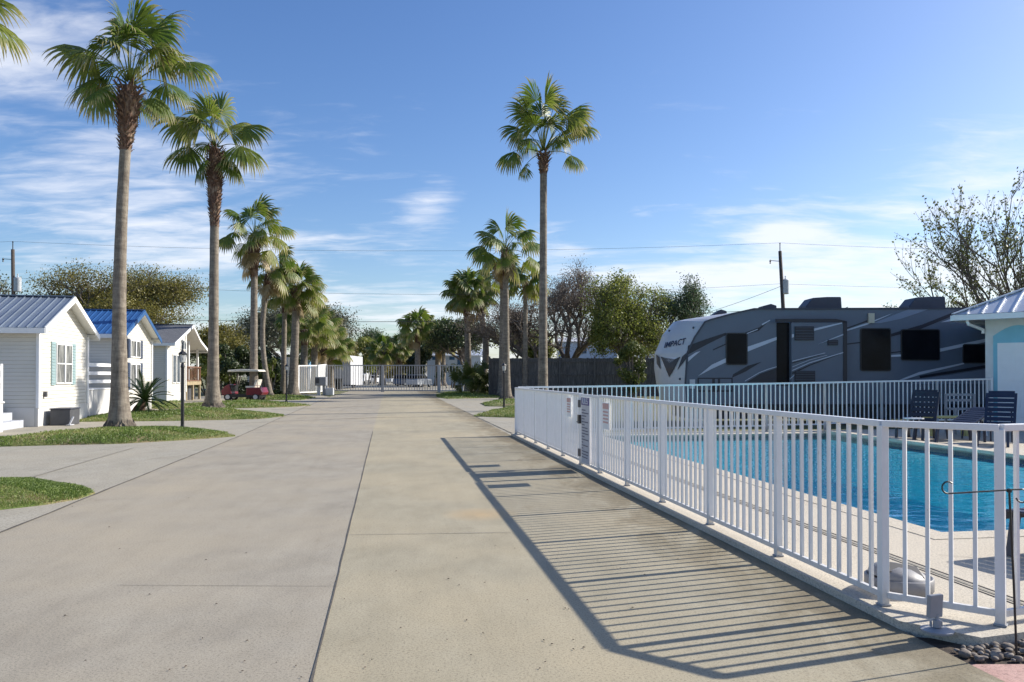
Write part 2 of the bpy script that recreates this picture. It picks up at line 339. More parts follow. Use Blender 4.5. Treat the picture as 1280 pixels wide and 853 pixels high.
# driveways left (one pale sheet reaching the houses) and right
sheet([left[1], left[2], left[3], left[4], G(396, 493), G(300, 493.5), G(150, 500), G(60, 511), Vector((-24, 22, 0)), Vector((-24, 6, 0)), Vector((-9, -2, 0)), left[0]], -.004, 'drive_concrete', 'driveway')
sheet([lane_r[1], G(700, 543), G(700, 492), lane_r[4], lane_r[3], lane_r[2]], -.004, 'drive_concrete', 'side_path')
sheet([G(300, 488.5), G(900, 488.5), G(700, 474.5), G(380, 474.5)], -.008, 'drive_concrete', 'parking_lot')
sheet([G(440, 488.2), G(545, 488.2), G(546, 487.0), G(438, 487.0)], .006, 'joint_faint', 'road_threshold')
def joint(pts, w, mat, name='road_joint_and_shadow', h=.005):
    mb = MB(); random.seed(len(pts)*7+int(abs(pts[0].x)*10))
    out = []
    for a, b in zip(pts[:-1], pts[1:]):
        k = max(2, int((b-a).length/.35))
        for i in range(k): out.append(a.lerp(b, i/k))
    out.append(pts[-1]); L = []; Rr = []
    for i, p in enumerate(out):
        d = (out[min(i+1, len(out)-1)]-out[max(i-1, 0)]).normalized(); s_ = Vector((-d.y, d.x, 0))
        c = p+s_*random.uniform(-.25, .25)*w
        ww = w*random.uniform(.6, 1.25)
        L.append(Vector((*(c+s_*ww/2).xy, h))); Rr.append(Vector((*(c-s_*ww/2).xy, h)))
    k = len(out); mb.add(L+Rr, [(i, i+1, k+i+1, k+i) for i in range(k-1)], mat); return struct(mb, name)
joint([G(390, 853), G(466, 540)], .013, 'joint')
joint([G(300, 1220), G(390, 853)], .013, 'joint')
joint([left[0], *left[1:5]], .032, 'joint')
joint([G(561, 505), G(642, 543)], .035, 'joint')
joint([G(33, 598.5), G(168, 559.8)], .03, 'joint_faint')
joint([G(290, 530), G(340, 527.5), G(430, 524), G(480, 522), G(600, 521)], .07, 'joint')
joint([G(340, 512.5), G(420, 509.5), G(480, 507.5), G(560, 506)], .09, 'joint')
joint([G(320, 541), G(466, 540), G(640, 541)], .03, 'joint_faint')
joint([G(437, 669), G(640, 666)], .012, 'joint_faint')
joint([G(150, 732), G(424, 733)], .008, 'joint_faint')
joint([G(455, 585), G(600, 583)], .012, 'joint_faint')
joint([G(380, 497.5), G(420, 499), G(480, 497), G(545, 496.5)], .28, 'joint')  # wide dark strip paints the shadow curve across the road at the gate
random.seed(9)
for (x0_, y0_, x1_, y1_) in ((560, 560, 600, 600),):
    a_, b_ = G(x0_, y0_), G(x1_, y1_); pts_ = [a_]
    for i in range(1, 9):
        q_ = a_.lerp(b_, i/9); pts_.append(q_+Vector((random.uniform(-.06, .06), random.uniform(-.06, .06), 0)))
    joint(pts_+[b_], .004, 'joint_faint', 'pavement_crack')
# small dark specks (fallen bits) lying on the road
mb = MB(); random.seed(5)
for i in range(120):
    x = random.uniform(60, 900); y = random.uniform(560, 850); p = G(x, y, .006)
    if p.x > roadR(p.y)-.2: continue
    a = random.uniform(0, 6.28); s_ = random.uniform(.003, .012); q = Vector((math.cos(a), math.sin(a), 0)); r_ = Vector((-q.y, q.x, 0))
    mb.add([p-q*s_, p+r_*s_*.5, p+q*s_, p-r_*s_*.5, p+Z*s_*.5], [(0, 1, 4), (1, 2, 4), (2, 3, 4), (3, 0, 4)], 'dirt')
tag(mb.build('leaf_litter'), 'tiny dark bits of leaf litter scattered over the concrete road', 'litter', kind='stuff')
# ------------------------------------------------------------------ pool deck and pool
HD = .05
PU0, PU1, PV0, PV1 = 1.96, 7.9, 2.02, 13.9
dk = MB()
def dpoly(pts, mat='deck_concrete', h=HD): dk.prism([UV(u, v, -.1) for u, v in pts], Z*(h+.1), mat)
dpoly([(-.1, -.30), (.16, -.64), (.42, -.60), (1.96, -.29), (1.96, 15.0), (-.1, 15.0)])
dpoly([(1.96, -.29), (7.9, .88), (7.9, PV0), (1.96, PV0)])
dpoly([(1.96, PV1), (7.9, PV1), (7.9, 15), (1.96, 15)])
dpoly([(7.9, .88), (18, 2.9), (18, 15), (7.9, 15)])
struct(dk, 'pool_deck')
cp = MB(); w = .28
for (a, b, c, d) in ((PU0-w, PU0, PV0-w, PV1+w), (PU1, PU1+w, PV0-w, PV1+w), (PU0, PU1, PV0-w, PV0), (PU0, PU1, PV1, PV1+w)):
    cp.prism([UV(a, c, HD-.03), UV(b, c, HD-.03), UV(b, d, HD-.03), UV(a, d, HD-.03)], Z*(.03+.006 if a < PU1 else .09), 'deck_concrete')
struct(cp, 'pool_coping')
pb = MB(); D = -1.15; WL = HD-.10
corners = [(PU0, PV0), (PU1, PV0), (PU1, PV1), (PU0, PV1)]
pb.add([UV(u, v, D) for u, v in corners], [(0, 1, 2, 3)], 'pool_plaster')
for i in range(4):
    a, b = corners[i], corners[(i+1) % 4]
    pb.add([UV(*a, D), UV(*b, D), UV(*b, WL-.06), UV(*a, WL-.06)], [(0, 1, 2, 3)], 'pool_plaster')
    pb.add([UV(*a, WL-.06), UV(*b, WL-.06), UV(*b, HD-.03), UV(*a, HD-.03)], [(0, 1, 2, 3)], 'tile_band')
struct(pb, 'pool_basin')
wm = MB(); wm.add([UV(u, v, WL) for u, v in corners], [(0, 1, 2, 3)], 'water'); struct(wm, 'pool_water')
# slot drain
dr = MB()
for off, ww, mt in ((.84, .012, 'joint'), (.89, .03, 'joint_faint'), (.94, .012, 'joint')):
    dr.prism([UV(off-ww/2, -.3, HD), UV(off+ww/2, -.3, HD), UV(off+ww/2, 14.5, HD), UV(off-ww/2, 14.5, HD)], Z*.004, mt)
tag(dr.build('deck_drain'), 'long narrow slot drain set in the pool deck parallel to the fence', 'drain')
joint([UV(1.3, 1.2), UV(3.6, -.1)], .008, 'joint_faint', 'deck_joint', HD+.004)
# ------------------------------------------------------------------ pool fence
def fence_run(root, a, b, n_bays=None, posts=True, base=0.0, top=1.22, pick=.129, first=True, last=True, pw=.022, postw=.052, low=.07, extra=0):
    a, b = Vector(a), Vector(b); d = b-a; L = d.length; d.normalize(); s_ = Vector((-d.y, d.x, 0))
    n_bays = n_bays or max(1, round(L/1.376))
    for i in range(n_bays+1):
        if (i == 0 and not first) or (i == n_bays and not last): continue
        p = a+d*L*i/n_bays; mb = MB()
        mb.box(p+Z*(base-extra+(top-.03-base+extra)/2), d*postw/2, s_*postw/2, Z*(top-.03-base+extra)/2, 'white_metal')
        mb.box(p+Z*(base-extra+.008), d*(postw/2+.008), s_*(postw/2+.008), Z*.006, 'mid_grey')
        mb.build('post', root, bevel=.003)
    for i in range(n_bays):
        p0 = a+d*L*i/n_bays; p1 = a+d*L*(i+1)/n_bays; mb = MB(); l_ = (p1-p0).length; k = round(l_/pick)
        mb.bar(p0+d*postw/2+Z*(base+low), p1-d*postw/2+Z*(base+low), .03, .038, 'white_metal')
        for j in range(1, k):
            q = p0+d*l_*j/k
            mb.box(q+Z*((base+low+top-.03)/2), d*pw/2, s_*pw/2, Z*(top-.035-base-low)/2, 'white_metal')
        mb.build('picket_panel', root)
    return d, s_
def top_rail(root, pts, h=1.22, w=.058, t=.04):
    for a, b in zip(pts[:-1], pts[1:]):
        mb = MB(); a, b = Vector(a), Vector(b)
        mb.bar(a+Z*(h-t/2), b+Z*(h-t/2), w, t, 'white_metal'); mb.build('top_rail', root, bevel=.004)
CC = Vector((.1, 19.63, 0)); DD = Vector((2.842, 4.55, 0)); d3 = Vector((.94, .345, 0)).normalized(); E3 = DD+d3*2.4
def vpos(zdepth): return (zdepth-4.95)/.9884
g0, g1 = vpos(11.68), vpos(12.86)
fr_ = thing('pool_fence', VB, 'white metal picket fence between the concrete road and the swimming pool', 'fence')
Hb = HD-.02
fence_run(fr_, UV(0, 0), UV(0, g0), 5, base=HD)
fence_run(fr_, UV(0, g1), UV(0, 14.85), 5, base=HD)
fence_run(fr_, VB, DD, 1, first=False, base=HD)
fence_run(fr_, DD, E3, 2, first=False, base=HD)
top_rail(fr_, [UV(0, 14.88), UV(0, g1)]); top_rail(fr_, [UV(0, g0), UV(0, 0), DD, E3])
# gate leaf in the fence
mb = MB(); 
for v_ in (g0+.06, g1-.06): mb.box(UV(0, v_, .63), vv*.022, uu*.022, Z*.56, 'white_metal')
for h_ in (.1, 1.19): mb.bar(UV(0, g0+.06, h_), UV(0, g1-.06, h_), .04, .04, 'white_metal')
k = 8
for j in range(1, k): mb.box(UV(0, g0+.06+(g1-g0-.12)*j/k, .64), vv*.013, uu*.013, Z*.54, 'white_metal')
gate = mb.build('gate_leaf', fr_)
for h_ in (.25, 1.05):
    mb = MB(); mb.box(UV(-.04, g1-.04, h_), vv*.05, uu*.012, Z*.06, 'dark_grey'); mb.build('hinge', gate)
mb = MB(); mb.box(UV(-.05, g1-.12, .80), vv*.045, uu*.03, Z*.07, 'black_metal'); mb.tube([UV(-.05, g1-.12, .76), UV(-.1, g1-.12, .76), UV(-.1, g1-.3, .76)], .008, 'black_metal', 6); mb.build('latch', gate)
# rear fence
rf = thing('pool_fence', UV(0, 14.85), 'white metal picket fence along the far side of the pool, before the camper', 'fence')
prev = None
for i in range(8):
    u0, u1 = .06+13.3*i/8, .06+13.3*(i+1)/8
    h0 = .05+.20*(i/8)**1.3; h1 = .05+.20*((i+1)/8)**1.3
    hm = (h0+h1)/2
    fence_run(rf, UV(u0, 14.85), UV(u1, 14.85), 1, base=hm, top=1.19+hm, first=(i > 0), extra=hm-.03)
    mb = MB(); mb.bar(UV(u0, 14.85, 1.17+h0), UV(u1, 14.85, 1.17+h1), .055, .045, 'white_metal'); mb.build('top_rail', rf)
mb = MB(); mb.bar(UV(13.36, 14.85, .75), UV(13.36, 14.85, 1.47), .06, .06, 'white_metal'); mb.build('post', rf)
# signs on the fence
def boardsign(name, u, v0, v1, h0, h1, parts, label, cat='sign', group=None):
    t = thing(name, UV(u, (v0+v1)/2, h0), label, cat, group)
    mb = MB(); mb.box(UV(u, (v0+v1)/2, (h0+h1)/2), vv*(v1-v0)/2, uu*.004, Z*(h1-h0)/2, parts['board']); mb.build('board', t)
    def strip(a, b, c, d, mat, nm):   # fractions across (left to right as seen) and up
        mb = MB(); vl = v1+(v0-v1)*a; vr = v1+(v0-v1)*b
        mb.box(UV(u-.006, (vl+vr)/2, h0+(h1-h0)*(c+d)/2), vv*abs(vl-vr)/2, uu*.0015, Z*(h1-h0)*(d-c)/2, mat); return mb
    for nm, rects in parts['rects']:
        mb = MB()
        for (a, b, c, d, mat) in rects:
            s2 = strip(a, b, c, d, mat, nm); mb.add(s2.v, s2.f, mat)
        mb.build(nm, t)
    return t
def text_mesh(body, size, mat, name, parent, origin, right, up, depth=.002, shear=0, bold=0):
    cu = bpy.data.curves.new(name, 'FONT'); cu.body = body; cu.size = size; cu.extrude = depth; cu.align_x = 'CENTER'; cu.align_y = 'CENTER'; cu.shear = shear; cu.offset = bold
    tmp = bpy.data.objects.new('tmp', cu); me = bpy.data.meshes.new_from_object(tmp); bpy.data.objects.remove(tmp)
    right = Vector(right).normalized(); up = Vector(up).normalized(); nr = right.cross(up)
    M = Matrix.Translation(origin) @ Matrix((right, up, nr)).transposed().to_4x4()
    me.transform(M); me.materials.clear(); me.materials.append(MATS[mat])
    o = bpy.data.objects.new(name, me); C.objects.link(o)
    if parent: o.parent = parent; o.matrix_parent_inverse = parent.matrix_basis.inverted()
    return o
rows = []; random.seed(3); h_ = .80
while h_ > .06:
    x0 = .08; 
    while x0 < .82:
        w_ = random.uniform(.08, .22); rows.append((x0, min(.92, x0+w_), h_, h_+.016, 'sign_text')); x0 += w_+.03
        if random.random() < .12: break
    h_ -= .045
rb = boardsign('rules_board', -.045, 10.62-2.55, 10.62-2.55+.0, 0, 1, {'board': 'sign_grey', 'rects': []}, 'x') if False else None
vr0, vr1 = vpos(12.12), vpos(12.62)
rb = boardsign('rules_board', -.05, vr0, vr1, .12, 1.16, {'board': 'sign_grey', 'rects': [('header', [(0, 1, .885, 1, 'sign_purple')]), ('text_lines', rows)]}, 'tall grey pool rules board with a purple header on the gate', 'sign')
text_mesh('RULES', .135, 'white_trim', 'lettering', rb, UV(-.060, (vr0+vr1)/2, 1.10), -vv, Z)
def small_sign(z_, label, w_=.30, h0=.80, h1=1.13):
    v = vpos(z_); rr = [(.1, .9, .62-.13*i, .68-.13*i, 'pink_sign') for i in range(4)]
    return boardsign('warning_sign', -.045, v-w_/2, v+w_/2, h0, h1, {'board': 'white_trim', 'rects': [('header', [(.04, .96, .76, .97, 'pink_sign')]), ('text_lines', rr)]}, label, 'sign')
small_sign(13.55, 'small white sign with faded pink header, left of the pool gate latch', .3)
small_sign(11.2, 'small white sign with faded pink header, right of the purple headed rules board', .34, .74, 1.12)
# ------------------------------------------------------------------ light, hook, rocks at the near corner
pt = G(1171.3, 789.5, HD)
fl = thing('spotlight', (pt.x, pt.y, HD), 'small grey square floodlight on a round white base outside the pool fence', 'spotlight')
mb = MB(); mb.lathe((pt.x, pt.y, HD), [(0, .0), (.085, 0), (.087, .012), (.06, .02), (0, .022)], 'mid_grey', 28); mb.build('base', fl)
mb = MB(); mb.lathe((pt.x, pt.y, HD+.025), [(.022, 0), (.022, .04), (.012, .045), (.012, .075)], 'mid_grey', 12)
for dx in (-.03, .03): mb.lathe((pt.x+dx, pt.y+.01, HD+.025), [(.007, 0), (.007, .03), (0, .032)], 'mid_grey', 8)
mb.build('stem', fl)
mb = MB(); hc = Vector((pt.x-.012, pt.y, HD+.145)); mb.box(hc, Vector((.045, .014, 0)), Vector((-.004, .014, .0)), Vector((0, -.006, .066)), 'mid_grey'); mb.build('lamp_head', fl, bevel=.006)
hb = G(1271, 815, 0.02); hk = thing('shepherd_hook', hb, 'thin black metal garden flag stand with curled ends by the rocks', 'flag stand')
hh = .885; topc = Vector((hb.x-.035, hb.y, hh))
mb = MB(); mb.tube([hb-Z*.05, hb+Z*.4-Vector((.015, 0, 0)), topc], .006, 'black_metal', 6); mb.build('stake', hk)
mb = MB(); s1 = .35
armL = topc+Vector((-.335, -.01, -.015)); 
pts = [topc+Vector((.02, 0, .004)), armL]
for a in range(0, 250, 25): pts.append(armL+Vector((-math.sin(R(a))*.032, 0, .032-math.cos(R(a))*.032)))
mb.tube(pts, .0045, 'black_metal', 6)
pts = [topc+Vector((.0, 0, .004)), topc+Vector((.07, 0, .006))]
for a in range(0, 270, 25): pts.append(topc+Vector((.07+math.sin(R(a))*.035, 0, .006-.035+math.cos(R(a))*.035)))
mb.tube(pts, .0045, 'black_metal', 6); mb.lathe(topc-Z*.012, [(0, 0), (.013, .003), (.013, .02), (0, .024)], 'black_metal', 8); mb.build('arm', hk)
# planting bed and pink paving
sheet([G(1128, 793), G(1213, 828), (3.4, 4.12), (5.2, 4.9), (5.2, 5.3), (2.9, 4.42)], -.012, 'dirt', 'rock_bed')
sheet([Vector((roadR(4.1), 4.1, 0)), (3.4, 4.1), (7, 5.4), (7, -2), Vector((roadR(-2), -2, 0))], -.008, 'pink_concrete', 'pink_pavement')
def rock_mesh(p, s_, seed):
    random.seed(seed); bm = bmesh.new(); bmesh.ops.create_icosphere(bm, subdivisions=2, radius=1)
    a, b, c = [random.uniform(.75, 1.2) for _ in range(3)]; ph = [random.uniform(0, 6) for _ in range(6)]
    for v in bm.verts:
        k = 1+.10*math.sin(v.co.x*3+ph[0])+.09*math.sin(v.co.y*3.3+ph[1])+.08*math.sin(v.co.z*4+ph[2])
        v.co = Vector((v.co.x*a, v.co.y*b, v.co.z*c*.62))*k*s_
    me = bpy.data.meshes.new('rock'); bm.to_mesh(me); bm.free(); me.materials.append(MATS['rock'])
    for q in me.polygons: q.use_smooth = True
    o = bpy.data.objects.new('rock', me); C.objects.link(o); o.location = p; o.rotation_euler = (0, 0, ph[3]); return o
random.seed(11); spots = []
for i in range(2500):
    x = random.uniform(2.28, 3.35); y = random.uniform(4.13, 4.86)
    r_ = random.uniform(.018, .036)*(1 if i < 900 else .7)
    if x < roadR(y)+.06: continue
    d_ = Vector((x, y, 0))-DD
    if d3.x*d_.y-d3.y*d_.x > -.10: continue                       # only outside the fence line
    if x < 2.84 and (Vector((x, y, 0))-VB).dot(Vector((.63, .775, 0))) > -.23: continue
    if (Vector((x, y))-Vector((pt.x, pt.y))).length < .13: continue
    if (Vector((x, y))-hb.xy).length < .05: continue
    if all((Vector((x, y))-q[0]).length > (r_+q[1])*.88 for q in spots): spots.append((Vector((x, y)), r_))
ends = sorted(range(len(spots)), key=lambda i: spots[i][0].x)
for i, (q, r_) in enumerate(spots):
    o = rock_mesh((q.x, q.y, r_*.3), r_, 100+i)
    tag(o, 'rounded grey landscaping rock in the bed at the foot of the pool fence', 'rock', 'rocks in the bed by the fence')
# ------------------------------------------------------------------ pool furniture
sk = G(1102, 748, HD)
wh = thing('skimmer_tub', sk, 'low round grey plastic tub with a slanted lid on the pool deck behind the fence', 'tub')
cpos = Vector((2.62, 5.3, HD))
mb = MB(); mb.lathe(cpos, [(0, 0), (.20, 0), (.215, .02), (.215, .10), (.20, .105), (.19, .09), (0, .09)], 'tub_grey', 28); mb.build('body', wh, smooth=True)
mb = MB(); tl_ = Vector((.18, -.05, 1)).normalized(); mb.lathe(cpos+Z*.085, [(.195, 0), (.19, .03), (.15, .062), (.08, .082), (0, .088)], 'tub_grey', 28, tl_); mb.build('lid', wh, smooth=True)
mb = MB(); mb.box(cpos+Vector((-.02, -.07, .155)), Vector((.13, -.01, -.022)), Vector((.0, .05, .026)), Vector((0, -.005, .01)), 'black_metal'); mb.build('handle', wh, bevel=.006)
def chaise(pos, ang, back, label, mat='navy_resin', rowsn=8, grp='resin loungers on the pool deck'):
    t = thing('sun_lounger', pos, label, 'sun lounger', grp); pos = Vector(pos)
    a = Vector((math.cos(ang), math.sin(ang), 0)); s_ = Vector((-a.y, a.x, 0))   # a points to the foot end
    hs = .34
    mb = MB()
    for q in (-.28, .28): mb.bar(pos-a*.05+s_*q+Z*hs, pos+a*1.25+s_*q+Z*hs, .05, .07, mat)
    for i in range(11): mb.bar(pos+a*(.02+i*.118)-s_*.26+Z*(hs+.035), pos+a*(.02+i*.118)+s_*.26+Z*(hs+.035), .09, .02, mat)
    mb.build('seat', t, bevel=.006)
    mb = MB(); bd = (-a*math.cos(back)+Z*math.sin(back)); L = .82; b0 = pos-a*.03+Z*(hs+.02); nb = s_.cross(bd).normalized()
    for q in (-.27, .27): mb.bar(b0+s_*q, b0+s_*q+bd*L, .055, .03, mat, up=nb)
    for i in range(rowsn):
        f = (i+.5)/rowsn; mb.box(b0+bd*L*f, s_*.25, bd*L/rowsn*.39, nb*.009, mat)
    mb.box(b0+bd*(L+.01), s_*.25, bd*.045, nb*.014, mat); mb.build('backrest', t, bevel=.004)
    for f in (.08, 1.12):
        for q in (-.27, .27):
            mb = MB(); mb.bar(pos+a*f+s_*q+Z*hs, pos+a*(f+(.06 if f > 1 else -.06))+s_*q, .05, .06, mat); mb.build('leg', t)
    if math.sin(back) > .2 and back < 1.2:
        mb = MB()
        for q in (-.2, .2): mb.bar(b0+bd*L*.55+s_*q, pos-a*.35+s_*q+Z*.0, .03, .03, mat)
        mb.build('prop', t)
    return t
def onDeck(x, Y): p = P(x, 500, Y); return Vector((p.x, p.y, HD))
chaise(onDeck(1249, 17.0), R(232), R(60), 'dark navy slatted lounger with its back raised, before the white door', rowsn=7)
chaise(onDeck(1200, 17.8), R(205), R(24), 'dark navy lounger with its back only slightly raised, between the two upright ones')
chaise(onDeck(1152, 18.4), R(230), R(60), 'dark lounger with a raised lattice back, farthest from the pool house', mat='dark_resin', rowsn=6)
chaise(Vector((5.22, 6.45, HD)), R(200), R(25), 'dark lounger at the near end of the pool, cut off by the picture edge', rowsn=8)
# white bench chair and yellow table by the rear fence, small white table
p = onDeck(1200, 19.8); t = thing('garden_chair', p, 'pale slatted garden chair standing at the far pool fence', 'chair')
mb = MB()
for h_ in (.62, .84, .98): mb.bar(p+Vector((-.36, 0, h_)), p+Vector((.36, .05, h_)), .03, .06, 'mid_grey')
mb.build('backrest', t)
mb = MB(); mb.box(p+Vector((0, -.22, .42)), (.36, 0, 0), (0, .22, 0), (0, 0, .02), 'mid_grey'); mb.build('seat', t)
for dx in (-.36, .36):
    mb = MB(); mb.bar(p+Vector((dx, 0, 0)), p+Vector((dx, 0, 1.0)), .05, .05, 'mid_grey'); mb.build('leg', t)
    mb = MB(); mb.bar(p+Vector((dx, -.42, 0)), p+Vector((dx, -.42, .62)), .05, .05, 'mid_grey'); mb.bar(p+Vector((dx, -.45, .64)), p+Vector((dx, .02, .64)), .06, .03, 'mid_grey'); mb.build('leg', t)
p = onDeck(1184, 19.0); t = thing('garden_bench', p, 'low pale yellow plastic bench between the loungers and the far fence', 'bench')
mb = MB(); mb.box(p+Vector((0, 0, .46)), (.55, .05, 0), (0, .15, 0), (0, 0, .025), 'yellow_plastic'); mb.build('seat', t, bevel=.01)
for dx in (-.42, .42):
    mb = MB(); mb.box(p+Vector((dx, 0, .22)), (.03, 0, 0), (0, .12, 0), (0, 0, .22), 'yellow_plastic'); mb.build('leg', t)
for (x_, Y_, lb) in ((1142, 18.3, 'small white side table left of the lattice backed lounger'), (1223, 18.9, 'small white side table behind the low backed lounger')):
    p = onDeck(x_, Y_); t = thing('side_table', p, lb, 'side table')
    mb = MB(); mb.lathe(p+Z*.45, [(0, 0), (.22, 0), (.22, .025), (0, .03)], 'white_trim', 16); mb.build('table_top', t)
    for k in range(3):
        mb = MB(); a = k*2.1; mb.bar(p+Vector((math.cos(a)*.12, math.sin(a)*.12, .45)), p+Vector((math.cos(a)*.2, math.sin(a)*.2, 0)), .03, .03, 'white_trim'); mb.build('leg', t)
# ------------------------------------------------------------------ pool house
Yh = 21.9
ph = thing('pool_house', P(1232, 500, Yh)*1, 'white pool house with a blue arched door surround and ribbed metal roof', 'pool house'); ph.location.z = 0
x0 = P(1232, 500, Yh).x; W = 9.5; Dp = 7.0; hw = 3.1; RH = 2.02  # unseen length, depth and ridge enlarged so the house shades the pool deck
def H(a, b, h): return Vector((x0+.71*a+.70*b, Yh-.70*a+.71*b, h))
Hn = Vector((-.70, -.71, 0)); Ha = Vector((.71, -.70, 0))
mb = MB(); mb.prism([H(0, 0, .0), H(W, 0, 0), H(W, Dp, 0), H(0, Dp, 0)], Z*hw, 'stucco'); mb.build('wall', ph)
mb = MB(); mb.prism([H(.22, -.75, .05), H(1.9, -.75, .05), H(1.9, -.01, .05), H(.22, -.01, .05)], Z*.17, 'deck_concrete'); mb.build('step', ph)
# arched surround
dx0 = .2; ax = 1.5; yt = P(1272, 428, Yh).z; pts = []
sr = MB(); prof = [H(dx0, -.03, .2), H(dx0, -.03, 2.62)]
aw = 1.2
for k in range(13):
    f = k/12; prof.append(H(dx0+aw*f, -.03, 2.62+.28*math.sin(math.pi*f)))
prof += [H(dx0+aw, -.03, .2)]
sr.prism(prof, -Hn*.035, 'pool_blue'); sr.build('door_surround', ph)
mb = MB(); mb.box(H(dx0+aw/2, -.045, .2+1.11), Ha*(aw/2-.11), Hn*.02, Z*1.11, 'white_trim'); dor = mb.build('door', ph)
mb = MB()
for h_ in (.75, 1.75): 
    for s_ in (-1, 1): mb.box(H(dx0+aw/2+s_*.22, -.07, h_), Ha*.17, Hn*.006, Z*.38, 'white_trim')
mb.build('panel', dor, bevel=.008)
mb = MB(); mb.lathe(H(dx0+aw/2+.42, -.07, 1.2), [(0, -.03), (.03, -.02), (.03, .0), (.012, .02)], 'silver', 10, tuple(Hn)); mb.build('handle', dor)
# hip roof
ov = .65; e0 = H(-ov, -.65, 3.22); e1 = H(W+ov, -.65, 3.22); e2 = H(W+ov, Dp+.65, 3.22); e3 = H(-ov, Dp+.65, 3.22); r0 = H(3.3, Dp/2, 3.22+RH); r1 = H(W-3.3, Dp/2, 3.22+RH)
mb = MB(); mb.add([e0, e1, e2, e3, r0, r1], [(0, 1, 5, 4), (1, 2, 5), (2, 3, 4, 5), (3, 0, 4), (3, 2, 1, 0)], 'roof_zinc')
dxr = 3.3+ov; dyr = Dp/2+.65
for k in range(1, 30):
    a_ = -ov+(W+2*ov)*k/30; t_ = min(1, (a_+ov)/dxr, (W+ov-a_)/dxr); mb.bar(H(a_, -.65, 3.235), H(a_, -.65+dyr*t_, 3.235+RH*t_), .035, .04, 'roof_zinc')
for k in range(1, 22):
    b_ = -.65+(Dp+1.3)*k/22; t_ = min(1, 2*min(k/22, 1-k/22)); mb.bar(H(-ov, b_, 3.235), H(-ov+dxr*t_, b_, 3.235+RH*t_), .035, .04, 'roof_zinc')
mb.bar(e0+Z*.03, r0+Z*.03, .12, .03, 'roof_zinc'); mb.bar(r0+Z*.03, r1+Z*.03, .14, .03, 'roof_zinc')
mb.build('roof', ph)
mb = MB()
for a, b in ((e0, e1), (e3, e0)): mb.bar(a-Z*.09, b-Z*.09, .12, .15, 'white_trim')
mb.tube([H(-.3, -.60, 3.06), H(-.28, -.56, 2.95), H(-.1, -.15, 2.84), H(-.04, -.05, 2.8), H(-.04, -.05, 2.7)], .045, 'white_trim', 8)
mb.build('gutter', ph)
# ------------------------------------------------------------------ travel trailer
YR = 24.5; YF = 27.0
rv = thing('travel_trailer', (11, 25.7, 0), 'long dark blue grey travel trailer with white swooshes, parked behind the pool', 'travel trailer')
def RP(x, y, dy=0): p = P(x, y, YR); return Vector((p.x, YR+dy, p.z))
front = [(858, 497), (856, 480), (857, 460), (859, 441), (868, 422), (881, 402.6), (889, 399.6), (915, 392.5), (942, 386.4)]
fp = [RP(x, y) for x, y in front]; fp[0].z = .62
Xend = RP(1312, 400).x; zt = RP(1100, 385.2).z
side = fp+[Vector((Xend, YR, zt)), Vector((Xend, YR, .62))]
mb = MB(); mb.prism(side, Vector((0, YF-YR, 0)), 'rv_body'); body = mb.build('body', rv)
bul = [.50, .62, .72, .76, .78, .70, .62, .3, 0.02]
def cap(s_, t_):      # s_ 0..8 along profile, t_ -1 (near side) .. 1 (far side)
    i = min(7, int(s_)); f = s_-i; p = fp[i].lerp(fp[i+1], f); b_ = bul[i]*(1-f)+bul[i+1]*f
    k = (1-abs(t_)**2.6); nz = .12*k*b_ if s_ > 4 else 0
    return Vector((p.x-b_*k-.004, YR-.004+(t_+1)/2*(YF-YR+.008), p.z+nz))
NS, NT = 72, 48; vs = []; fs = []
for i in range(NS+1):
    for j in range(NT+1): vs.append(cap(8*i/NS, -1+2*j/NT))
for i in range(NS):
    for j in range(NT): a = i*(NT+1)+j; fs.append((a, a+1, a+NT+2, a+NT+1))
mb = MB(); mb.add(vs, fs, 'rv_cap'); mb.build('front_cap', rv, smooth=True)
capgrid = []
for i in range(161):
    px_ = 1e9
    for j in range(61):
        s_, t_ = 8*i/160, -1+2*j/60; q_ = proj(cap(s_, t_))
        if q_[0] > px_: break
        px_ = q_[0]; capgrid.append((q_, s_, t_))
def capinv(x, y):
    best = min(capgrid, key=lambda g: (g[0][0]-x)**2+(g[0][1]-y)**2); s_, t_ = best[1], best[2]
    for _ in range(4):
        e = .01; p0 = proj(cap(s_, t_)); ps = proj(cap(min(8, s_+e), t_)); pt_ = proj(cap(s_, min(1, t_+e)))
        a, b = (ps[0]-p0[0])/e, (pt_[0]-p0[0])/e; c, d = (ps[1]-p0[1])/e, (pt_[1]-p0[1])/e; det = a*d-b*c
        if abs(det) < 1e-3: break
        rx, ry = x-p0[0], y-p0[1]; ds = (d*rx-b*ry)/det; dt = (-c*rx+a*ry)/det
        if abs(ds) > .3 or abs(dt) > .3: break
        s_ = max(0, min(7.99, s_+ds)); t_ = max(-1, min(.99, t_+dt))
    return s_, t_
def capP(x, y, off=.022):
    s_, t_ = capinv(x, y); p = cap(s_, t_); e = .02
    n_ = (cap(s_+e, t_)-cap(s_-e if s_ > e else 0, t_)).cross(cap(s_, min(1, t_+e))-cap(s_, t_-e if t_ > -1+e else -1)).normalized()
    if n_.x > 0: n_ = -n_
    return p+n_*off
def capdecal(polys, mat, name):
    bm = bmesh.new()
    for poly in polys:
        f = bm.faces.new([bm.verts.new((x, y, 0)) for x, y in poly])
    bmesh.ops.triangulate(bm, faces=bm.faces[:]); bmesh.ops.subdivide_edges(bm, edges=bm.edges[:], cuts=9, use_grid_fill=True)
    for v in bm.verts: v.co = capP(v.co.x, v.co.y)
    me = bpy.data.meshes.new(name); bm.to_mesh(me); bm.free(); me.materials.append(MATS[mat])
    o = bpy.data.objects.new(name, me); C.objects.link(o); o.parent = rv; o.matrix_parent_inverse = rv.matrix_basis.inverted(); return o
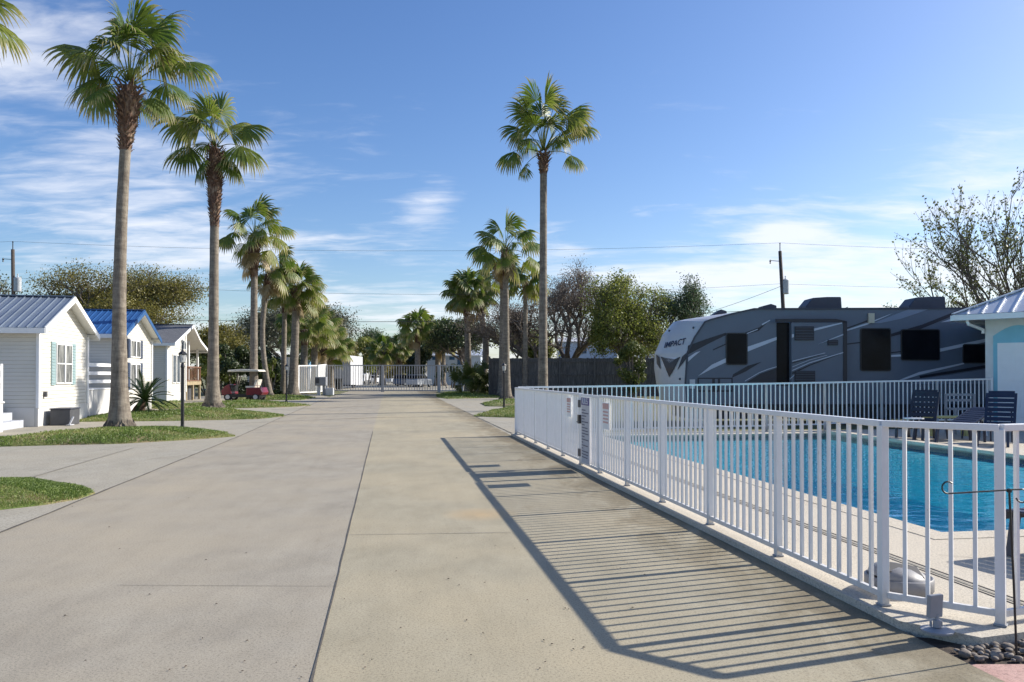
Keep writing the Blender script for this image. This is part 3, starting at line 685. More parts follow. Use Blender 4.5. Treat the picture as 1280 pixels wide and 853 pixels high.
capdecal([[(826.5, 446), (830, 447), (837, 457), (844, 449), (851, 446), (846, 456), (837, 472)],
          [(820.8, 443), (825, 447), (826.3, 462), (821.8, 455)],
          [(858, 441.5), (853, 446), (847, 463), (855, 453), (858, 449)]], 'rv_dark', 'chevron_graphic')
capdecal([[(830.5, 447.2), (847, 447.2), (837.5, 454.2)]], 'rv_pale', 'chevron_graphic')
# lettering wrapped on the cap
cu = bpy.data.curves.new('t', 'FONT'); cu.body = 'IMPACT'; cu.size = 1; cu.align_x = 'CENTER'; cu.align_y = 'CENTER'; cu.shear = .35; cu.offset = .02
tmp = bpy.data.objects.new('tmp', cu); me = bpy.data.meshes.new_from_object(tmp); bpy.data.objects.remove(tmp)
bm = bmesh.new(); bm.from_mesh(me); xs = [v.co.x for v in bm.verts]; ys = [v.co.y for v in bm.verts]
xa, xb, ya, yb = min(xs), max(xs), min(ys), max(ys)
for v in bm.verts:
    f = (v.co.x-xa)/(xb-xa); g = (v.co.y-ya)/(yb-ya)
    v.co = capP(830.5+27.5*f, 435.5-5.2*f-g*(6.6+1.0*f), .022)
me2 = bpy.data.meshes.new('lettering'); bm.to_mesh(me2); bm.free(); me2.materials.append(MATS['rv_lettering'])
o = bpy.data.objects.new('lettering', me2); C.objects.link(o); o.parent = rv; o.matrix_parent_inverse = rv.matrix_basis.inverted()
mb = MB()
for (x, y) in ((850, 474), (837, 414), (867, 410)):
    p = capP(x, y, .01); mb.lathe(p, [(.0, .02), (.035, .018), (.04, 0)], 'shell_dark', 10, (-.8, -.5, .2))
mb.build('marker_light', rv)
SL = -.012
def sdecal(polys, mat, name, dy=SL, th=.006):
    for poly in polys:
        mb = MB(); mb.prism([RP(x, y, dy) for x, y in poly], Vector((0, th, 0)), mat); mb.build(name, rv)
def stroke(pts, w0, w1, taper=True):
    top = []; bot = []; k = len(pts)
    for i, (x, y) in enumerate(pts):
        f = i/(k-1); w_ = w0+(w1-w0)*f; top.append((x, y-w_/2)); bot.append((x, y+w_/2))
    return top+bot[::-1]
sdecal([[(860, 432.3), (882.3, 424.2), (907.5, 416), (907.5, 419), (882, 431.6), (858.6, 444.2)],
        [(891.2, 436.8), (907.5, 429.4), (907.5, 431), (891, 438.5)],
        [(931, 416), (949, 409.3), (962.4, 400.4), (948, 414), (933, 418.2)],
        [(914.9, 472.4), (931.2, 465), (952, 452.4), (934.2, 457.6), (916.4, 468)],
        [(933, 478), (950, 467.5), (971.3, 460), (986, 455), (986, 478)],
        [(986, 457), (1010, 449.5), (1027.7, 443), (1010, 452), (986, 461)], [(986, 471), (1008, 458), (1048, 443.5), (1010, 460), (990, 474)],
        [(1054, 411.5), (1084, 400.4), (1084, 402.5), (1054, 412.9)],
        [(1113.2, 417.6), (1152.7, 405.9), (1197.7, 388), (1212, 386.6), (1179.7, 399.7), (1149.1, 412.2), (1113.2, 421.2)],
        [(1053.9, 430.2), (1075.5, 427.5), (1075.5, 429.2), (1053.9, 431.7)],
        [(1113, 440.5), (1126.7, 439), (1126.7, 440.2), (1113, 442)],
        [(1149.1, 470), (1190, 463.5), (1240, 455.3), (1240, 459), (1190, 467), (1150, 473)]], 'rv_dark', 'dark_stripe')
sdecal([[(860, 447.2), (868.9, 441.2), (875.6, 439), (867.4, 445.7), (860, 452.4)],
        [(872.6, 470.2), (889.7, 456.1), (907.5, 447.9), (907.5, 453.1), (889.7, 461.3)],
        [(934.2, 433.8), (971.3, 421.2), (971.3, 424.9), (934.2, 439.8)],
        [(952, 405.4), (962.4, 400.0), (962.4, 401.0), (953, 406.9)], [(931, 417.6), (947, 411.3), (947, 412.3), (931, 418.8)],
        stroke([(931.2, 476.4), (949, 466), (960, 461.8), (971.3, 458.4)], .9, .9),
        [(1053.9, 413.6), (1084.5, 403.8), (1115, 391.9), (1110, 394.5), (1084, 406), (1053.9, 415.4)],
        [(1176, 403.2), (1196, 396), (1215, 397), (1196, 401)],
        [(1113.2, 444), (1126.7, 443.3), (1126.7, 445.8), (1113.2, 446.4)],
        [(1174.3, 436.1), (1240, 421.7), (1240, 426), (1174.3, 440.1)],
        [(1124, 475.1), (1149, 465.2), (1204.9, 453.6), (1204.9, 455.4), (1149, 468.8), (1129.4, 475.1)]], 'rv_pale', 'pale_stripe', SL-.003)
sdecal([[(1091.6, 404.1), (1134.8, 387.1), (1159.9, 387.1), (1125.8, 398.8), (1100.6, 404.1)],
        [(1150, 474), (1190, 468.5), (1240, 460.5), (1240, 480), (1140, 480)]], 'rv_mid', 'pale_stripe', SL-.001)
# slide-out
so = MB(); a, b, c, d = RP(986.2, 404), RP(1050, 404), RP(1050, 481), RP(986.2, 481)
so.prism([p+Vector((0, -.22, 0)) for p in (a, b, c, d)], Vector((0, .22, 0)), 'rv_body')
slide = so.build('slide_out', rv)
def sl(polys, mat, name, par=slide, dy=-.24):
    for poly in polys:
        mb = MB(); mb.prism([RP(x, y, dy) for x, y in poly], Vector((0, .016, 0)), mat); mb.build(name, par)
sl([[(1050, 402.5), (1054.8, 403.5), (1054.8, 480), (1050, 480)], [(966, 399.5), (1041, 399.5), (1054.8, 402.5), (1054.8, 404), (1041, 403.6), (966, 403.6)]], 'rv_dark', 'frame')
sl([[(986.5, 418.6), (989.1, 418.2), (989.1, 422), (986.5, 423)], [(1013.6, 411.6), (1048.5, 403.9), (1048.5, 405.3), (1013.6, 414.5)], [(1018.8, 430.9), (1050, 418.2), (1050, 419.7)],
    stroke([(987, 452), (1008, 446.5), (1027.7, 441.6)], 1, .6), stroke([(987, 463.5), (1008.4, 453.9), (1050, 441.2)], .9, 1.1), stroke([(987, 459), (1008, 450.5), (1030, 444.5)], .6, .4),
    stroke([(984, 474), (992, 467)], 1, .8)], 'rv_pale', 'pale_stripe')
sl([stroke([(987, 454), (1008, 448.5), (1022, 444)], 1.4, .4), stroke([(987, 467), (1008.4, 456.9), (1045, 443.4)], 2.4, .6)], 'rv_dark', 'dark_stripe')
def vent(x0_, y0_, x1_, y1_, n_, dy, par):
    mb = MB(); mb.prism([RP(x, y, dy) for x, y in ((x0_, y0_), (x1_, y0_), (x1_, y1_), (x0_, y1_))], Vector((0, .02, 0)), 'rv_dark')
    for i in range(n_):
        y = y0_+(y1_-y0_)*(i+.5)/n_; mb.bar(RP(x0_+1, y, dy-.01), RP(x1_-1, y, dy-.01), .02, .03, 'shell_dark')
    mb.build('vent', par)
vent(989.9, 408.9, 1013.6, 426.1, 5, -.26, slide); vent(989.9, 463.8, 1015, 479, 5, -.26, slide); vent(1030.7, 425.7, 1043.3, 432.3, 2, -.26, slide)
mb = MB(); mb.prism([RP(x, y, -.02) for x, y in ((970.6, 403.6), (986.1, 403.6), (986.1, 482), (970.6, 482))], Vector((0, .016, 0)), 'glass_dark'); mb.build('door', rv)
def rvwin(x0_, y0_, x1_, y1_, bars=0):
    a, b = RP(x0_, y1_), RP(x1_, y0_); cx, cz = (a.x+b.x)/2, (a.z+b.z)/2; hx, hz = (b.x-a.x)/2, (b.z-a.z)/2
    def rr(hx, hz, r_, dy):
        o_ = []
        for (sx, sz, a0) in ((1, 1, 0), (-1, 1, 90), (-1, -1, 180), (1, -1, 270)):
            for k in range(5): t_ = R(a0+22.5*k); o_.append(Vector((cx+sx*(hx-r_)+r_*math.cos(t_), YR+dy, cz+sz*(hz-r_)+r_*math.sin(t_))))
        return o_
    mb = MB(); mb.prism(rr(hx, hz, .07, -.03), Vector((0, .025, 0)), 'black_metal'); w_ = mb.build('window', rv)
    mb = MB(); mb.prism(rr(hx-.035, hz-.035, .05, -.034), Vector((0, .003, 0)), 'glass_dark'); mb.build('pane', w_)
rvwin(907.2, 416.3, 934.2, 456.5); rvwin(1075.1, 410.4, 1113.2, 464.3); rvwin(1125.8, 411.7, 1174.3, 450.9); rvwin(1203, 430.2, 1236, 454.5)
mb = MB(); mb.prism([RP(x, y, -.08) for x, y in ((1084.5, 391.9), (1092, 391.9), (1092, 404.1), (1084.5, 404.1))], Vector((0, .08, 0)), 'beige'); mb.build('vent_box', rv, bevel=.01)
for (x0_, x1_, y0_) in ((1015.3, 1062, 371.8), (1147, 1195, 371.4)):
    p0, p1 = RP(x0_, 385), RP(x1_, 385); mid = (p0+p1)/2; hx = (p1.x-p0.x)/2; z1 = P(1030, y0_, 25.3).z
    mb = MB(); y_ = 25.4; z0 = zt-.01
    prof = [(-hx, 0), (-hx*.95, .14), (-hx*.6, z1-zt-.03), (hx*.2, z1-zt), (hx*.96, z1-zt), (hx, .05), (hx, 0)]
    mb.prism([Vector((mid.x+a, y_-.35, z0+b)) for a, b in prof], Vector((0, .75, 0)), 'shell_dark'); mb.build('air_conditioner', rv, bevel=.03)
for (x0_, x1_, y0_, y1_) in ((888, 905.5, 387.8, 397), (950, 967, 381, 386)):
    p0, p1 = P(x0_, y1_, 25.6), P(x1_, y0_, 25.6); mb = MB(); zz = min(p0.z, zt)
    mb.prism([Vector((p0.x, 25.3, p0.z-.12)), Vector((p0.x, 25.3, p0.z+.06)), Vector(((p0.x*.4+p1.x*.6), 25.3, p1.z)), Vector((p1.x, 25.3, p1.z-.06)), Vector((p1.x, 25.3, p0.z-.05))], Vector((0, .5, 0)), 'shell_dark'); mb.build('roof_vent', rv, bevel=.015)
mb = MB(); tr = [RP(x, y, -.02) for x, y in ((856.4, 480), (859, 441), (868, 422), (881, 402.6), (889, 399.6), (915, 392.5), (942, 386.4), (1310, 385.2))]
for a, b in zip(tr[:-1], tr[1:]): mb.bar(a, b, .05, .045, 'shell_dark', up=(0, 1, 0))
mb.build('edge_trim', rv)
mb = MB(); mb.prism([RP(x, y, -.015) for x, y in ((871.9, 472.4), (915.7, 472.4), (915.7, 490), (871.9, 490))], Vector((0, .01, 0)), 'rv_dark')
for (xa_, xb_) in ((873.5, 890), (893.5, 897), (900, 914)): mb.prism([RP(x, y, -.02) for x, y in ((xa_, 474), (xb_, 474), (xb_, 488), (xa_, 488))], Vector((0, .01, 0)), 'rv_body')
mb.build('hatch', rv)
mb = MB(); mb.prism([RP(x, y, -.03) for x, y in ((862, 474.5), (868.5, 474.5), (868.5, 486), (862, 486))], Vector((0, .03, 0)), 'light_grey'); mb.build('outlet_box', rv)
mb = MB(); mb.box(Vector(((fp[1].x+Xend)/2, (YR+YF)/2, .55)), ((Xend-fp[1].x)/2-.2, 0, 0), (0, 1.0, 0), (0, 0, .08), 'black_metal'); mb.build('chassis', rv)
mb = MB(); mb.prism([Vector((fp[0].x+.05, YR+.03, .16)), Vector((Xend, YR+.03, .16)), Vector((Xend, YR+.03, .64)), Vector((fp[0].x+.05, YR+.03, .64))], Vector((0, YF-YR-.06, 0)), 'rv_dark'); mb.build('underbelly', rv)
for x_ in (10.6, 11.6):
    for y_ in (YR+.11, YF-.11):
        mb = MB(); mb.lathe((x_, y_-.12, .36), [(0, 0), (.2, 0), (.36, .02), (.36, .22), (.2, .24), (0, .24)], 'rubber', 20, (0, 1, 0)); w_ = mb.build('wheel', rv)
        mb = MB(); mb.lathe((x_, y_-.13, .36), [(0, 0), (.18, 0), (.19, .02)], 'shell_dark', 16, (0, 1, 0)); mb.build('rim', w_)
# ------------------------------------------------------------------ houses
def house(name, A, g, w, depth, prof, roofmat, label, of=.3, os_=.35, skirt=.55, enclosed=None, ribs=.235, rake='white_trim'):
    g = Vector((g.x, g.y, 0)).normalized(); d = Vector((-g.y, g.x, 0))   # d: away from the road (left)
    if d.x > 0: d = -d
    A = Vector((A.x, A.y, 0)); L = lambda a, b, h: A+g*a+d*b+Z*h
    t = thing(name, A+g*w/2+d*depth/2, label, 'house'); enc = enclosed or w
    def hat(a):
        for (a0, h0), (a1, h1) in zip(prof[:-1], prof[1:]):
            if a0 <= a <= a1: return h0+(h1-h0)*(a-a0)/(a1-a0)
        return prof[-1][1]
    th = .07
    wl = [(0, 0), (enc, 0), (enc, hat(enc)-th-.01)]+[(a, h-th-.01) for a, h in reversed(prof) if 0 < a < enc]+[(0, hat(0)-th-.01)]
    mb = MB(); mb.prism([L(a, 0, h) for a, h in wl], d*depth, 'siding_white'); wall = mb.build('wall', t)
    mb = MB(); mb.prism([L(-.015, -.015, 0), L(enc+.015, -.015, 0), L(enc+.015, depth+.015, 0), L(-.015, depth+.015, 0)], Z*skirt, 'siding_skirt')
    mb.build('skirting', t)
    mb = MB()
    pr = [(a, h) for a, h in prof]
    for (a0, h0), (a1, h1) in zip(pr[:-1], pr[1:]):
        mb.prism([L(a0, -of, h0), L(a1, -of, h1), L(a1, -of, h1-.05), L(a0, -of, h0-.05)], d*(depth+2*of), roofmat)
        mb.prism([L(a0+.02, -of+.02, h0-.053), L(a1-.02, -of+.02, h1-.053), L(a1-.02, -of+.02, h1-.075), L(a0+.02, -of+.02, h0-.075)], d*(depth+2*of-.04), 'white_trim')
        if ribs:
            k = int((depth+2*of)/ribs)
            for i in range(k+1):
                b = -of+.02+i*ribs; mb.bar(L(a0, b, h0+.012), L(a1, b, h1+.012), .028, .035, roofmat)
    pk = max(pr, key=lambda q: q[1]); mb.bar(L(pk[0], -of, pk[1]+.02), L(pk[0], depth+of, pk[1]+.02), .2, .03, roofmat)
    mb.build('roof', t)
    mb = MB()
    for (a0, h0), (a1, h1) in zip(pr[:-1], pr[1:]):
        mb.prism([L(a0, -of-.03, h0+.01), L(a1, -of-.03, h1+.01), L(a1, -of-.03, h1-.17), L(a0, -of-.03, h0-.17)], d*.03, rake)
    for (a_, h_) in (pr[0], pr[-1]): mb.bar(L(a_, -of, h_-.09), L(a_, depth+of, h_-.09), .03, .16, 'white_trim')
    # soffits
    for (a0, a1, hs) in ((pr[0][0]+.02, 0, hat(0)-.16), (w, pr[-1][0]-.02, hat(w)-.16)):
        if a1-a0 > .05: mb.prism([L(a0, -of, hs), L(a1, -of, hs), L(a1, depth, hs), L(a0, depth, hs)], Z*.015, 'white_trim')
    for a_ in (0, enc): mb.bar(L(a_, -.012, skirt), L(a_, -.012, hat(a_)-.2), .09, .09, 'white_trim')
    mb.build('trim', t)
    return t, L, g, d
def window(t, L, g, d, a0, a1, h0, h1, cols=2, rows=2, mat='curtain_glass', shut=None, side=False):
    # on the gable wall (b=0), or on the near side wall when side (then a0,a1 run along b)
    if side: Q = lambda a, off, h: L(-off, a, h); rt, out = d, -g
    else: Q = lambda a, off, h: L(a, -off, h); rt, out = g, -d
    mb = MB(); mb.prism([Q(a0, 0, h0), Q(a1, 0, h0), Q(a1, 0, h1), Q(a0, 0, h1)], out*.05, 'white_trim'); f = mb.build('window', t)
    mb = MB(); mb.prism([Q(a0+.05, .05, h0+.05), Q(a1-.05, .05, h0+.05), Q(a1-.05, .05, h1-.05), Q(a0+.05, .05, h1-.05)], out*.004, mat); mb.build('pane', f)
    mb = MB()
    for i in range(1, cols): a_ = a0+(a1-a0)*i/cols; mb.bar(Q(a_, .06, h0+.03), Q(a_, .06, h1-.03), .1 if i*2 == cols else .03, .025, 'white_trim', up=out)
    for j in range(1, rows): h_ = h0+(h1-h0)*j/rows; mb.bar(Q(a0+.03, .06, h_), Q(a1-.03, .06, h_), .025, .035, 'white_trim')
    mb.build('muntin', f)
    if shut:
        for (b0, b1) in ((a0-.36, a0-.03), (a1+.03, a1+.36)):
            mb = MB(); mb.prism([Q(b0, 0, h0-.03), Q(b1, 0, h0-.03), Q(b1, 0, h1+.03), Q(b0, 0, h1+.03)], out*.035, shut)
            for k in range(14): h_ = h0+(h1-h0)*(k+.5)/14; mb.bar(Q(b0+.04, .04, h_), Q(b1-.04, .04, h_), .02, .02, shut)
            mb.build('shutter', t)
def porch(L, g, d, a0, a1, b1, h, label, railh=1.05, nr=3, xposts=()):
    t = thing('porch_deck', L((a0+a1)/2, b1/2, 0), label, 'porch')
    mb = MB(); mb.prism([L(a0, 0, 0), L(a1, 0, 0), L(a1, b1, 0), L(a0, b1, 0)], Z*h, 'siding_skirt'); mb.build('skirt', t)
    mb = MB(); mb.prism([L(a0-.03, -.03, h), L(a1+.03, -.03, h), L(a1+.03, b1, h), L(a0-.03, b1, h)], Z*.04, 'white_trim'); mb.build('floor_board', t)
    for a_ in [a0+.05, a1-.05, *xposts]:
        mb = MB(); mb.bar(L(a_, .05, h+.04), L(a_, .05, h+railh), .09, .09, 'white_trim'); mb.build('post', t)
    for k in range(nr):
        h_ = h+.3+(railh-.42)*k/(nr-1); mb = MB(); mb.bar(L(a0+.1, .05, h_), L(a1-.1, .05, h_), .035, .12, 'white_trim'); mb.build('rail', t)
        mb = MB(); mb.bar(L(a1-.05, .1, h_), L(a1-.05, b1-.05, h_), .035, .12, 'white_trim')
        if k == 0: mb.bar(L(a1-.05, b1-.05, h), L(a1-.05, b1-.05, h+railh), .09, .09, 'white_trim')
        mb.build('rail', t)
    return t
A1, B1 = G(47, 533.5), G(108, 523.8); w1 = (B1-A1).length; g1_ = (B1-A1).normalized()
h1, L1, ga, da = house('mobile_home', A1, g1_, w1, 9, [(-.35, 2.93), (w1/2, 4.08), (w1+.35, 2.93)], 'roof_grey_blue', 'white sided cottage with grey blue metal roof and teal shutters, nearest on the left')
mb = MB()
q = lambda px_: None
window(h1, L1, ga, da, 1.35, 2.75, 1.25, 2.55, 2, 2, 'curtain_glass', 'teal')
mb = MB(); s_ = L1(w1*.32, 2.2, 3.72); mb.lathe(s_, [(.05, -.15), (.05, .22), (.07, .24), (0, .27)], 'light_grey', 8); mb.build('vent_pipe', h1)
mb = MB(); mb.box(L1(.45, -.05, .95), ga*.05, da*.04, Z*.08, 'dark_grey'); mb.build('meter_box', h1)
porch(L1, ga, da, -6.0, -2.35, 2.6, .78, 'white porch platform with wide rail boards beside the cottage with teal shutters', xposts=(-4.2,))
st_ = thing('porch_steps', L1(-1.4, .9, 0), 'grey concrete steps between the porch and the first cottage wall', 'steps')
for k, (hh_, b0) in enumerate(((.22, .25), (.44, .55), (.66, .85))):
    mb = MB(); mb.prism([L1(-2.3, b0, 0), L1(-.35, b0, 0), L1(-.35, 1.6, 0), L1(-2.3, 1.6, 0)], Z*hh_, 'steps_grey'); mb.build('step', st_)
bx = L1(.9, -.45, 0); t = thing('storage_box', bx, 'low dark grey storage box against the front of the first cottage', 'box')
mb = MB(); mb.box(bx+Z*.24, ga*.42, da*.28, Z*.24, 'dark_grey'); mb.build('body', t, bevel=.02)
mb = MB(); mb.box(bx+Z*.50, ga*.44, da*.30, Z*.02, 'shell_dark'); mb.build('lid', t, bevel=.01)
mb = MB(); ps = L1(.25, -.75, 0); mb.bar(ps+Z*.02, ps+ga*.35+Z*.02, .12, .02, 'light_grey'); mb.bar(ps+ga*.1+Z*.03, ps+ga*.28-da*.05+Z*.26, .05, .02, 'light_grey')
tag(mb.build('downspout_piece'), 'small pale bent metal piece lying beside the dark storage box', 'scrap')
B2 = G(188.8, 511); g2 = Vector((-.17, .985, 0)).normalized(); w2 = 4.7; A2 = B2-g2*w2
h2, L2, gb_, db = house('mobile_home', A2, g2, w2, 9, [(-.35, 3.2), (w2/2, 4.35), (w2+.35, 3.2)], 'roof_blue', 'white sided cottage with a bright blue metal roof, behind the big palm', of=.35, rake='roof_blue')
window(h2, L2, gb_, db, 1.5, 2.9, .95, 2.05, 2, 1, 'curtain_glass', 'navy_shutter'); window(h2, L2, gb_, db, 1.5, 2.9, 2.3, 3.05, 2, 1, 'curtain_glass', 'navy_shutter')
porch(L2, gb_, db, -3.7, -.12, 2.6, 1.0, 'white porch platform with rail boards before the blue roofed cottage')
mb = MB(); mb.bar(L2(-3.68, 1.9, 1.04), L2(-3.68, 1.9, 3.1), .09, .09, 'white_trim'); mb.build('porch_post', h2)
t = thing('porch_chair', L2(-2.2, .8, 1.04), 'dark folding chair behind the rail of the blue roofed cottage porch', 'chair')
p = L2(-2.3, .9, 1.04); mb = MB(); mb.box(p+Z*.42, ga*.25, da*.25, Z*.03, 'dark_grey'); mb.build('seat', t)
mb = MB(); mb.box(p+Z*.72+da*.22, ga*.25, da*.03, Z*.25, 'dark_grey'); mb.build('backrest', t)
for i, (sx, sy) in enumerate(((-1, -1), (1, -1), (-1, 1), (1, 1))):
    mb = MB(); mb.bar(p+ga*.22*sx+da*.22*sy, p+ga*.22*sx+da*.22*sy+Z*.42, .03, .03, 'black_metal'); mb.build('leg', t)
A3 = G(208, 504.3); g3 = g2; w3 = 8.2
h3, L3, gc_, dc = house('mobile_home', A3, g3, w3, 9, [(-.3, 3.35), (4.1, 4.62), (6.0, 3.8), (8.5, 3.2)], 'roof_shingle', 'white cottage with grey shingle roof, arched window and brown railed deck', of=.5, ribs=0, enclosed=4.3)
window(h3, L3, gc_, dc, 1.2, 1.9, 1.1, 2.75, 1, 1, 'glass_house'); window(h3, L3, gc_, dc, 2.1, 2.8, 1.1, 2.75, 1, 1, 'glass_house'); window(h3, L3, gc_, dc, 3.0, 3.7, 1.1, 2.75, 1, 1, 'glass_house')
window(h3, L3, gc_, dc, 1.1, 2.3, 1.5, 2.8, 1, 1, 'glass_blue', side=True)
mb = MB(); pr_ = [L3(3.0+.75-.75*math.cos(math.pi*k/10), -.04, 3.1+.62*math.sin(math.pi*k/10)) for k in range(11)]
mb.prism(pr_, dc*.04, 'white_trim'); fw = mb.build('window', h3)
mb = MB(); pr_ = [L3(3.0+.75-.66*math.cos(math.pi*k/10), -.05, 3.14+.52*math.sin(math.pi*k/10)) for k in range(11)]; mb.prism(pr_, dc*.008, 'glass_house'); mb.build('pane', fw)
mb = MB(); mb.bar(L3(3.75, -.06, 3.12), L3(3.75, -.06, 3.7), .05, .02, 'white_trim', up=-dc); mb.build('muntin', fw)
# deck with brown rail
t = thing('porch_deck', L3(6.2, 1.5, 0), 'wooden deck with brown spindle railing on the shingle roofed cottage', 'porch')
mb = MB(); mb.prism([L3(4.35, -.1, .95), L3(8.2, -.1, .95), L3(8.2, 3.5, .95), L3(4.35, 3.5, .95)], Z*.22, 'tan_wood'); mb.build('floor_board', t)
for a_ in (4.45, 6.2, 8.1):
    for b_ in (0, 3.3):
        mb = MB(); mb.bar(L3(a_, b_, 0), L3(a_, b_, 1.0), .12, .12, 'tan_wood'); mb.build('support', t)
mb = MB()
for k in range(11): mb.bar(L3(4.5+k*.36, -.05, 1.2), L3(4.5+k*.36, -.05, 2.05), .045, .045, 'brown_wood')
mb.bar(L3(4.4, -.05, 2.08), L3(8.2, -.05, 2.08), .1, .06, 'brown_wood'); mb.bar(L3(4.4, -.05, 1.22), L3(8.2, -.05, 1.22), .06, .06, 'brown_wood'); mb.build('railing', t)
mb = MB()
mb.bar(L3(8.0, .1, 1.17), L3(8.0, .1, 3.25), .12, .12, 'white_trim'); mb.bar(L3(5.5, .1, 1.17), L3(5.5, .1, 3.7), .12, .12, 'white_trim'); mb.build('porch_post', h3)
mb = MB(); mb.prism([L3(4.35, 2.6, 1.15), L3(8.0, 2.6, 1.15), L3(8.0, 2.6, 3.3), L3(4.35, 2.6, 3.9)], dc*.05, 'siding_grey'); mb.build('porch_wall', h3)
mb = MB(); mb.prism([L3(4.35, .25, 0), L3(8.1, .25, 0), L3(8.1, .25, .95), L3(4.35, .25, .95)], dc*.04, 'dark_grey'); mb.build('deck_shade_skirt', t)  # dark sheet whose colour stands in for the darkness under the deck
mb = MB(); mb.prism([L3(5.0, 2.55, 1.2), L3(7.0, 2.55, 1.2), L3(7.0, 2.55, 3.1), L3(5.0, 2.55, 3.1)], dc*.04, 'glass_house'); mb.build('door', h3)
# ------------------------------------------------------------------ lamp posts
def lamp_post(p, h, label):
    t = thing('lamp_post', p, label, 'lamp post', 'short black lamp posts along the drive'); p = Vector((p.x, p.y, 0))
    mb = MB(); mb.lathe(p, [(0, 0), (.11, 0), (.11, .04), (.06, .08), (.045, .2), (.045, h*.76), (.06, h*.77), (.05, h*.79), (.035, h*.82)], 'black_metal', 14); mb.build('pole', t, smooth=False)
    b = h*.82; mb = MB(); mb.lathe(p+Z*b, [(.05, 0), (.075, .02), (.10, .22)], 'lantern_glass', 6); ln = mb.build('lantern_glass', t)
    mb = MB(); mb.lathe(p+Z*b, [(.115, .22), (.125, .235), (.08, .29), (.03, .32), (.02, .35), (.015, .38), (0, .39)], 'black_metal', 6)
    for k in range(6):
        a = math.pi*k/3; ax_ = Vector((1, 0, 0)).cross(Z)
        mb.bar(p+Z*b+Vector((math.cos(a)*.06, math.sin(a)*.06, .0)), p+Z*b+Vector((math.cos(a)*.105, math.sin(a)*.105, .22)), .007, .007, 'black_metal')
    mb.build('lantern_cap', t)
paint('lantern_glass', (.6, .6, .58), .2, .05, 5)
lamp_post(G(228, 540), 2.27, 'black lamp post with lantern on the grass island by the nearest left palm')
lamp_post(G(358, 503), 2.25, 'black lamp post on the far left grass strip near the golf cart')
lamp_post(G(630, 513), 2.12, 'black lamp post on the right verge next to a palm trunk')
# ------------------------------------------------------------------ grass islands
def island(pts, h, dens, blade, label, wblade=.012, seed=1, shade=False, tn=(0, 1)):
    pts = [Vector((p.x, p.y, 0)) for p in pts]; c = sum(pts, Vector())/len(pts); random.seed(seed)
    out = []
    for a, b in zip(pts, pts[1:]+pts[:1]):
        k = max(1, int((b-a).length/.5))
        for i in range(k): out.append(a.lerp(b, i/k)+Vector((random.uniform(-.04, .04), random.uniform(-.04, .04), 0)))
    mb = MB(); n_ = len(out); vs = []; fs = []
    for (f, hh_) in ((1, -.02), (.992, .012), (.8, .04+h*.4), (.45, .04+h*.8), (.0, .04+h)):
        for p in out: q = c.lerp(p, f); vs.append((q.x, q.y, hh_))
    for r_ in range(4):
        for i in range(n_): j = (i+1) % n_; fs.append((r_*n_+i, r_*n_+j, (r_+1)*n_+j, (r_+1)*n_+i))
    from mathutils.bvhtree import BVHTree
    bvh = BVHTree.FromPolygons(vs, fs)
    mb.add(vs, fs, 'lawn'); o = mb.build('lawn', smooth=True); o['kind'] = 'structure'
    # blades
    def inside(x, y):
        k = False; j = len(out)-1
        for i in range(len(out)):
            if (out[i].y > y) != (out[j].y > y) and x < (out[j].x-out[i].x)*(y-out[i].y)/(out[j].y-out[i].y)+out[i].x: k = not k
            j = i
        return k
    xs = [p.x for p in out]; ys = [p.y for p in out]; area = (max(xs)-min(xs))*(max(ys)-min(ys)); N = min(75000, int(area*dens))
    gb2 = MB(); 
    ph_ = random.uniform(0, 9)
    for _ in range(N):
        x = random.uniform(min(xs), max(xs)); y = random.uniform(min(ys), max(ys))
        if not inside(x, y): continue
        pr2 = proj((x, y, 0))
        if pr2[0] < -60 or y < 1: continue
        pat = math.sin(x*1.3+ph_)+math.sin(y*1.9+ph_*2)+.6*math.sin(x*3.7+y*2.9)
        dry_ = pat < .05 and random.random() < .8
        rel = Vector((x, y, 0))-c
        hz = .03
        a = random.uniform(0, 6.28); d_ = Vector((math.cos(a), math.sin(a), 0)); s_ = Vector((-d_.y, d_.x, 0))*wblade/2; L_ = blade*random.uniform(.5, 1.3); ln = random.uniform(.1, .9)
        # mound height
        best = 1
        b0 = Vector((x, y, 0)); hz = .035
        hit = bvh.ray_cast(Vector((x, y, 2)), Vector((0, 0, -1)))
        if hit[0] is None: continue
        hz = hit[0].z-.004
        b0.z = hz; tone = min(1, max(0, random.gauss(.45-.12*pat, .18)))
        if dry_: tone = random.uniform(.78, 1); L_ *= .55
        gb2.add([b0-s_, b0+s_, b0+d_*L_*ln*.5+Z*L_*.7+s_*.5, b0+d_*L_*ln+Z*L_*(1-.3*ln)], [(0, 1, 2), (0, 2, 3)], 'grass_blade', tone, [0, 0, .3, .8])
    if gb2.f: tag(gb2.build('grass', attrs=True), label, 'grass', kind='stuff')
g = lambda *q: [G(x, y) for x, y in q]
island(g((-50, 604), (0, 601), (35, 601.5), (77, 608), (105, 612), (120, 616.5), (98, 624), (50, 632), (0, 637), (-50, 643)), .05, 8000, .036, 'worn grass wedge at the near left edge of the road', .008, 2)
island(g((-70, 560), (0, 552), (42, 545), (94, 542), (150, 538), (234, 537.5), (272, 541), (297, 545.5), (234, 550), (150, 555), (60, 557), (-70, 560)), .14, 1000, .07, 'grass island round the foot of the nearest left palm', .014, 3)
island(g((100, 525.5), (112, 521.5), (165, 519), (220, 518.5), (245, 513), (275, 510.5), (305, 515), (357, 520.6), (322, 524), (240, 526), (100, 527.5)), .16, 420, .08, 'grass island round the foot of the second palm', .022, 4)
island(g((190, 509.5), (240, 507), (278, 504.5), (322, 501.5), (388, 507.3), (355, 509.3), (279, 511), (190, 511.5)), .15, 200, .09, 'narrow grass strip before the golf cart', .035, 5)
